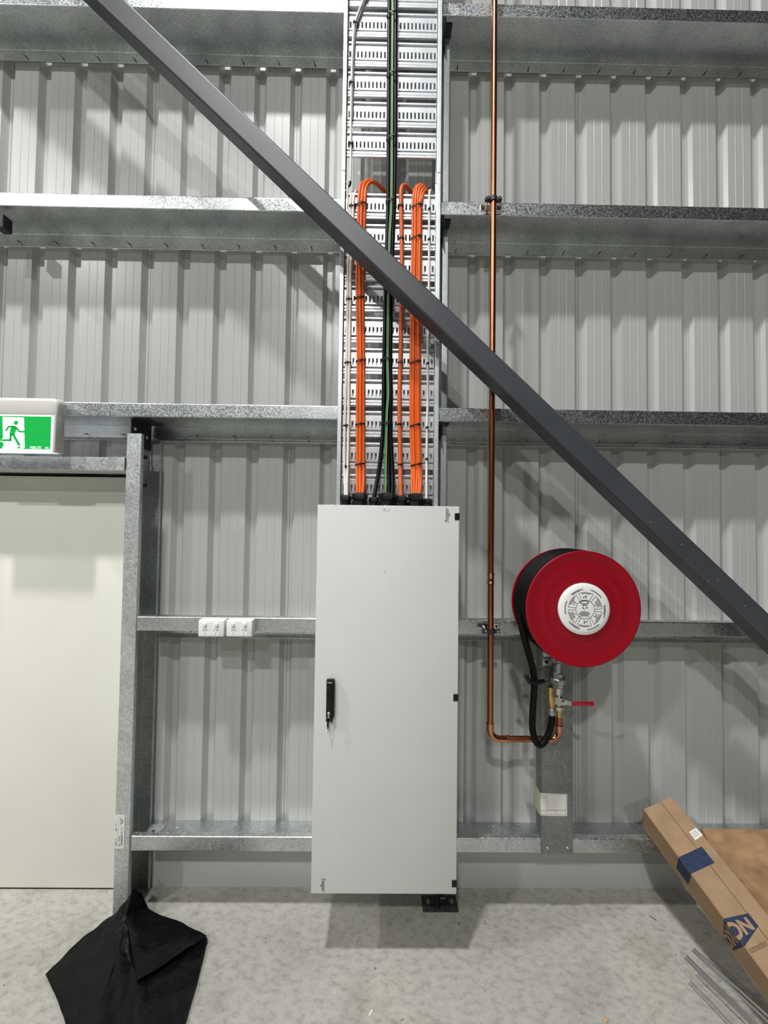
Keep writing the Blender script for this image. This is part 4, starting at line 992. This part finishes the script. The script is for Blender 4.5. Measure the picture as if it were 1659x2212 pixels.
# ================================================================== BLACK SHEET
ps = thing('plastic_sheet', (-1.0, -.25, 0), 'crumpled black plastic sheet on the floor against the door post', 'plastic sheet')
def drape(name, polys, m, parent, cuts=3, wr=.004, seed=0):
    bm = bmesh.new(); vm = {}
    def V(p):
        k = tuple(round(c, 5) for c in p)
        if k not in vm: vm[k] = bm.verts.new(p)
        return vm[k]
    for P_ in polys: bm.faces.new([V(p) for p in P_])
    bmesh.ops.triangulate(bm, faces=[f for f in bm.faces if len(f.verts) > 4])
    bmesh.ops.subdivide_edges(bm, edges=bm.edges[:], cuts=cuts, use_grid_fill=True)
    bmesh.ops.triangulate(bm, faces=[f for f in bm.faces if len(f.verts) > 4])
    for v in bm.verts:
        x, y = v.co.x, v.co.y
        v.co.z = max(.004, v.co.z+wr*(math.sin(31*x+17*y+seed)+math.sin(53*y-23*x+2*seed)*.6+.5*math.sin(90*x+61*y)+.45*math.sin(140*x-77*y+3*math.sin(40*y))))
    bmesh.ops.solidify(bm, geom=bm.faces[:], thickness=.0016)
    bmesh.ops.recalc_face_normals(bm, faces=bm.faces[:])
    for f in bm.faces: f.smooth = True
    for e in bm.edges: e.smooth = e.calc_face_angle(0) < math.radians(28)
    me = bpy.data.meshes.new(name); bm.to_mesh(me); bm.free(); return add(name, me, m, parent)
def fp(px, py, z): q = fz(px, py, z); return (q.x, q.y, z)
apex = tuple(at(287, 1923, -.012)); apr = tuple(at(306, 1932, .0)); 
lft1, lft2, lftc = fp(252, 1972, .060), fp(180, 2022, .028), fp(98, 2106, .010)
lowl = fp(150, 2218, .012); foldt, foldb = fp(262, 2030, .050), fp(205, 2216, .020)
fold2t, fold2b = fp(283, 2085, .030), fp(262, 2216, .012)
cor, rb1, rb2 = fp(448, 2024, .018), fp(428, 2110, .012), fp(398, 2216, .010)
mid_, midb = fp(322, 2130, .014), fp(322, 2216, .012)
f1 = fp(273, 1975, .085); ftr_ = fp(345, 1985, .012)
drape('left_fold', [[apex, lft1, f1], [lft1, lft2, foldt, f1], [lft2, lftc, foldb, foldt], [lftc, lowl, (lowl[0]+.11, lowl[1]-.16, .01), foldb]], 'poly', ps, 9, .0035, 1)
drape('centre_fold', [[f1, foldt, fold2t], [foldt, foldb, fold2b, fold2t], [foldb, (foldb[0]+.05, foldb[1]-.16, .012), (fold2b[0]+.05, fold2b[1]-.16, .01), fold2b]], 'poly', ps, 9, .003, 2)
drape('right_fold', [[fold2t, mid_, midb, fold2b], [mid_, cor, rb1, midb], [midb, rb1, rb2], [fold2b, midb, rb2, (rb2[0]-.02, rb2[1]-.16, .01), (fold2b[0]+.05, fold2b[1]-.16, .01)]], 'poly', ps, 9, .003, 3)
drape('under_fold', [[(f1[0], f1[1], .012), fold2t, mid_, cor, (ftr_[0], ftr_[1], .012)]], 'poly', ps, 4, .002, 5)
ft0 = fp(296, 2121, .040); ftc = fp(447, 2020, .050); ftr = fp(320, 1962, .060)
drape('folded_corner', [[apex, f1, ftr], [apex, ftr, apr], [f1, ft0, ftc, ftr]], 'poly', ps, 9, .0035, 4)

# ================================================================== FLOOR DEBRIS
def debris(name, px, py, sx, sy, sz, rot, m, label, cat):
    q = fz(px, py, 0); b = MB(); b.box(-sx/2, sx/2, -sy/2, sy/2, 0, sz, min(sx, sy, sz)*.2, 1)
    o = add(name, b.mesh(name), m, None, (q.x, q.y, 0), (0, 0, rot)); tag(o, label, cat)
debris('paper_scrap', 801, 2188, .008, .022, .002, -.5, 'paper', 'tiny white scrap on the floor in front of the cabinet', 'scrap')
debris('wood_chip', 1308, 2205, .022, .012, .004, .6, 'timber', 'pale wood chip on the concrete near the bottom edge', 'wood chip')
debris('dark_twig', 1048, 1993, .0025, .018, .0025, 0, 'ink', 'short dark twig on the floor right of the base plate', 'twig')
debris('dark_twig', 992, 1996, .0025, .012, .0025, -.6, 'ink', 'dark splinter on the floor just below the base plate', 'splinter')
debris('dark_twig', 1411, 1984, .003, .028, .0025, .7, 'ink', 'dark splinter on the floor left of the long carton', 'splinter')
debris('pebble', 810, 2093, .008, .007, .004, 0, 'ink_soft', 'small brown pebble on the floor below the cabinet', 'pebble')
q = fz(770, 2030, .002); b = MB()
b.tube([(q.x-.006, q.y-.03, .0015), (q.x-.002, q.y-.012, .0015), (q.x+.006, q.y, .0015), (q.x+.003, q.y+.016, .0015), (q.x+.02, q.y+.022, .0015)], .0012, 6)
o = add('string_scrap', b.mesh('string_scrap', 60), 'paper'); tag(o, 'curled white string scrap at the edge of the cabinet shadow', 'string')
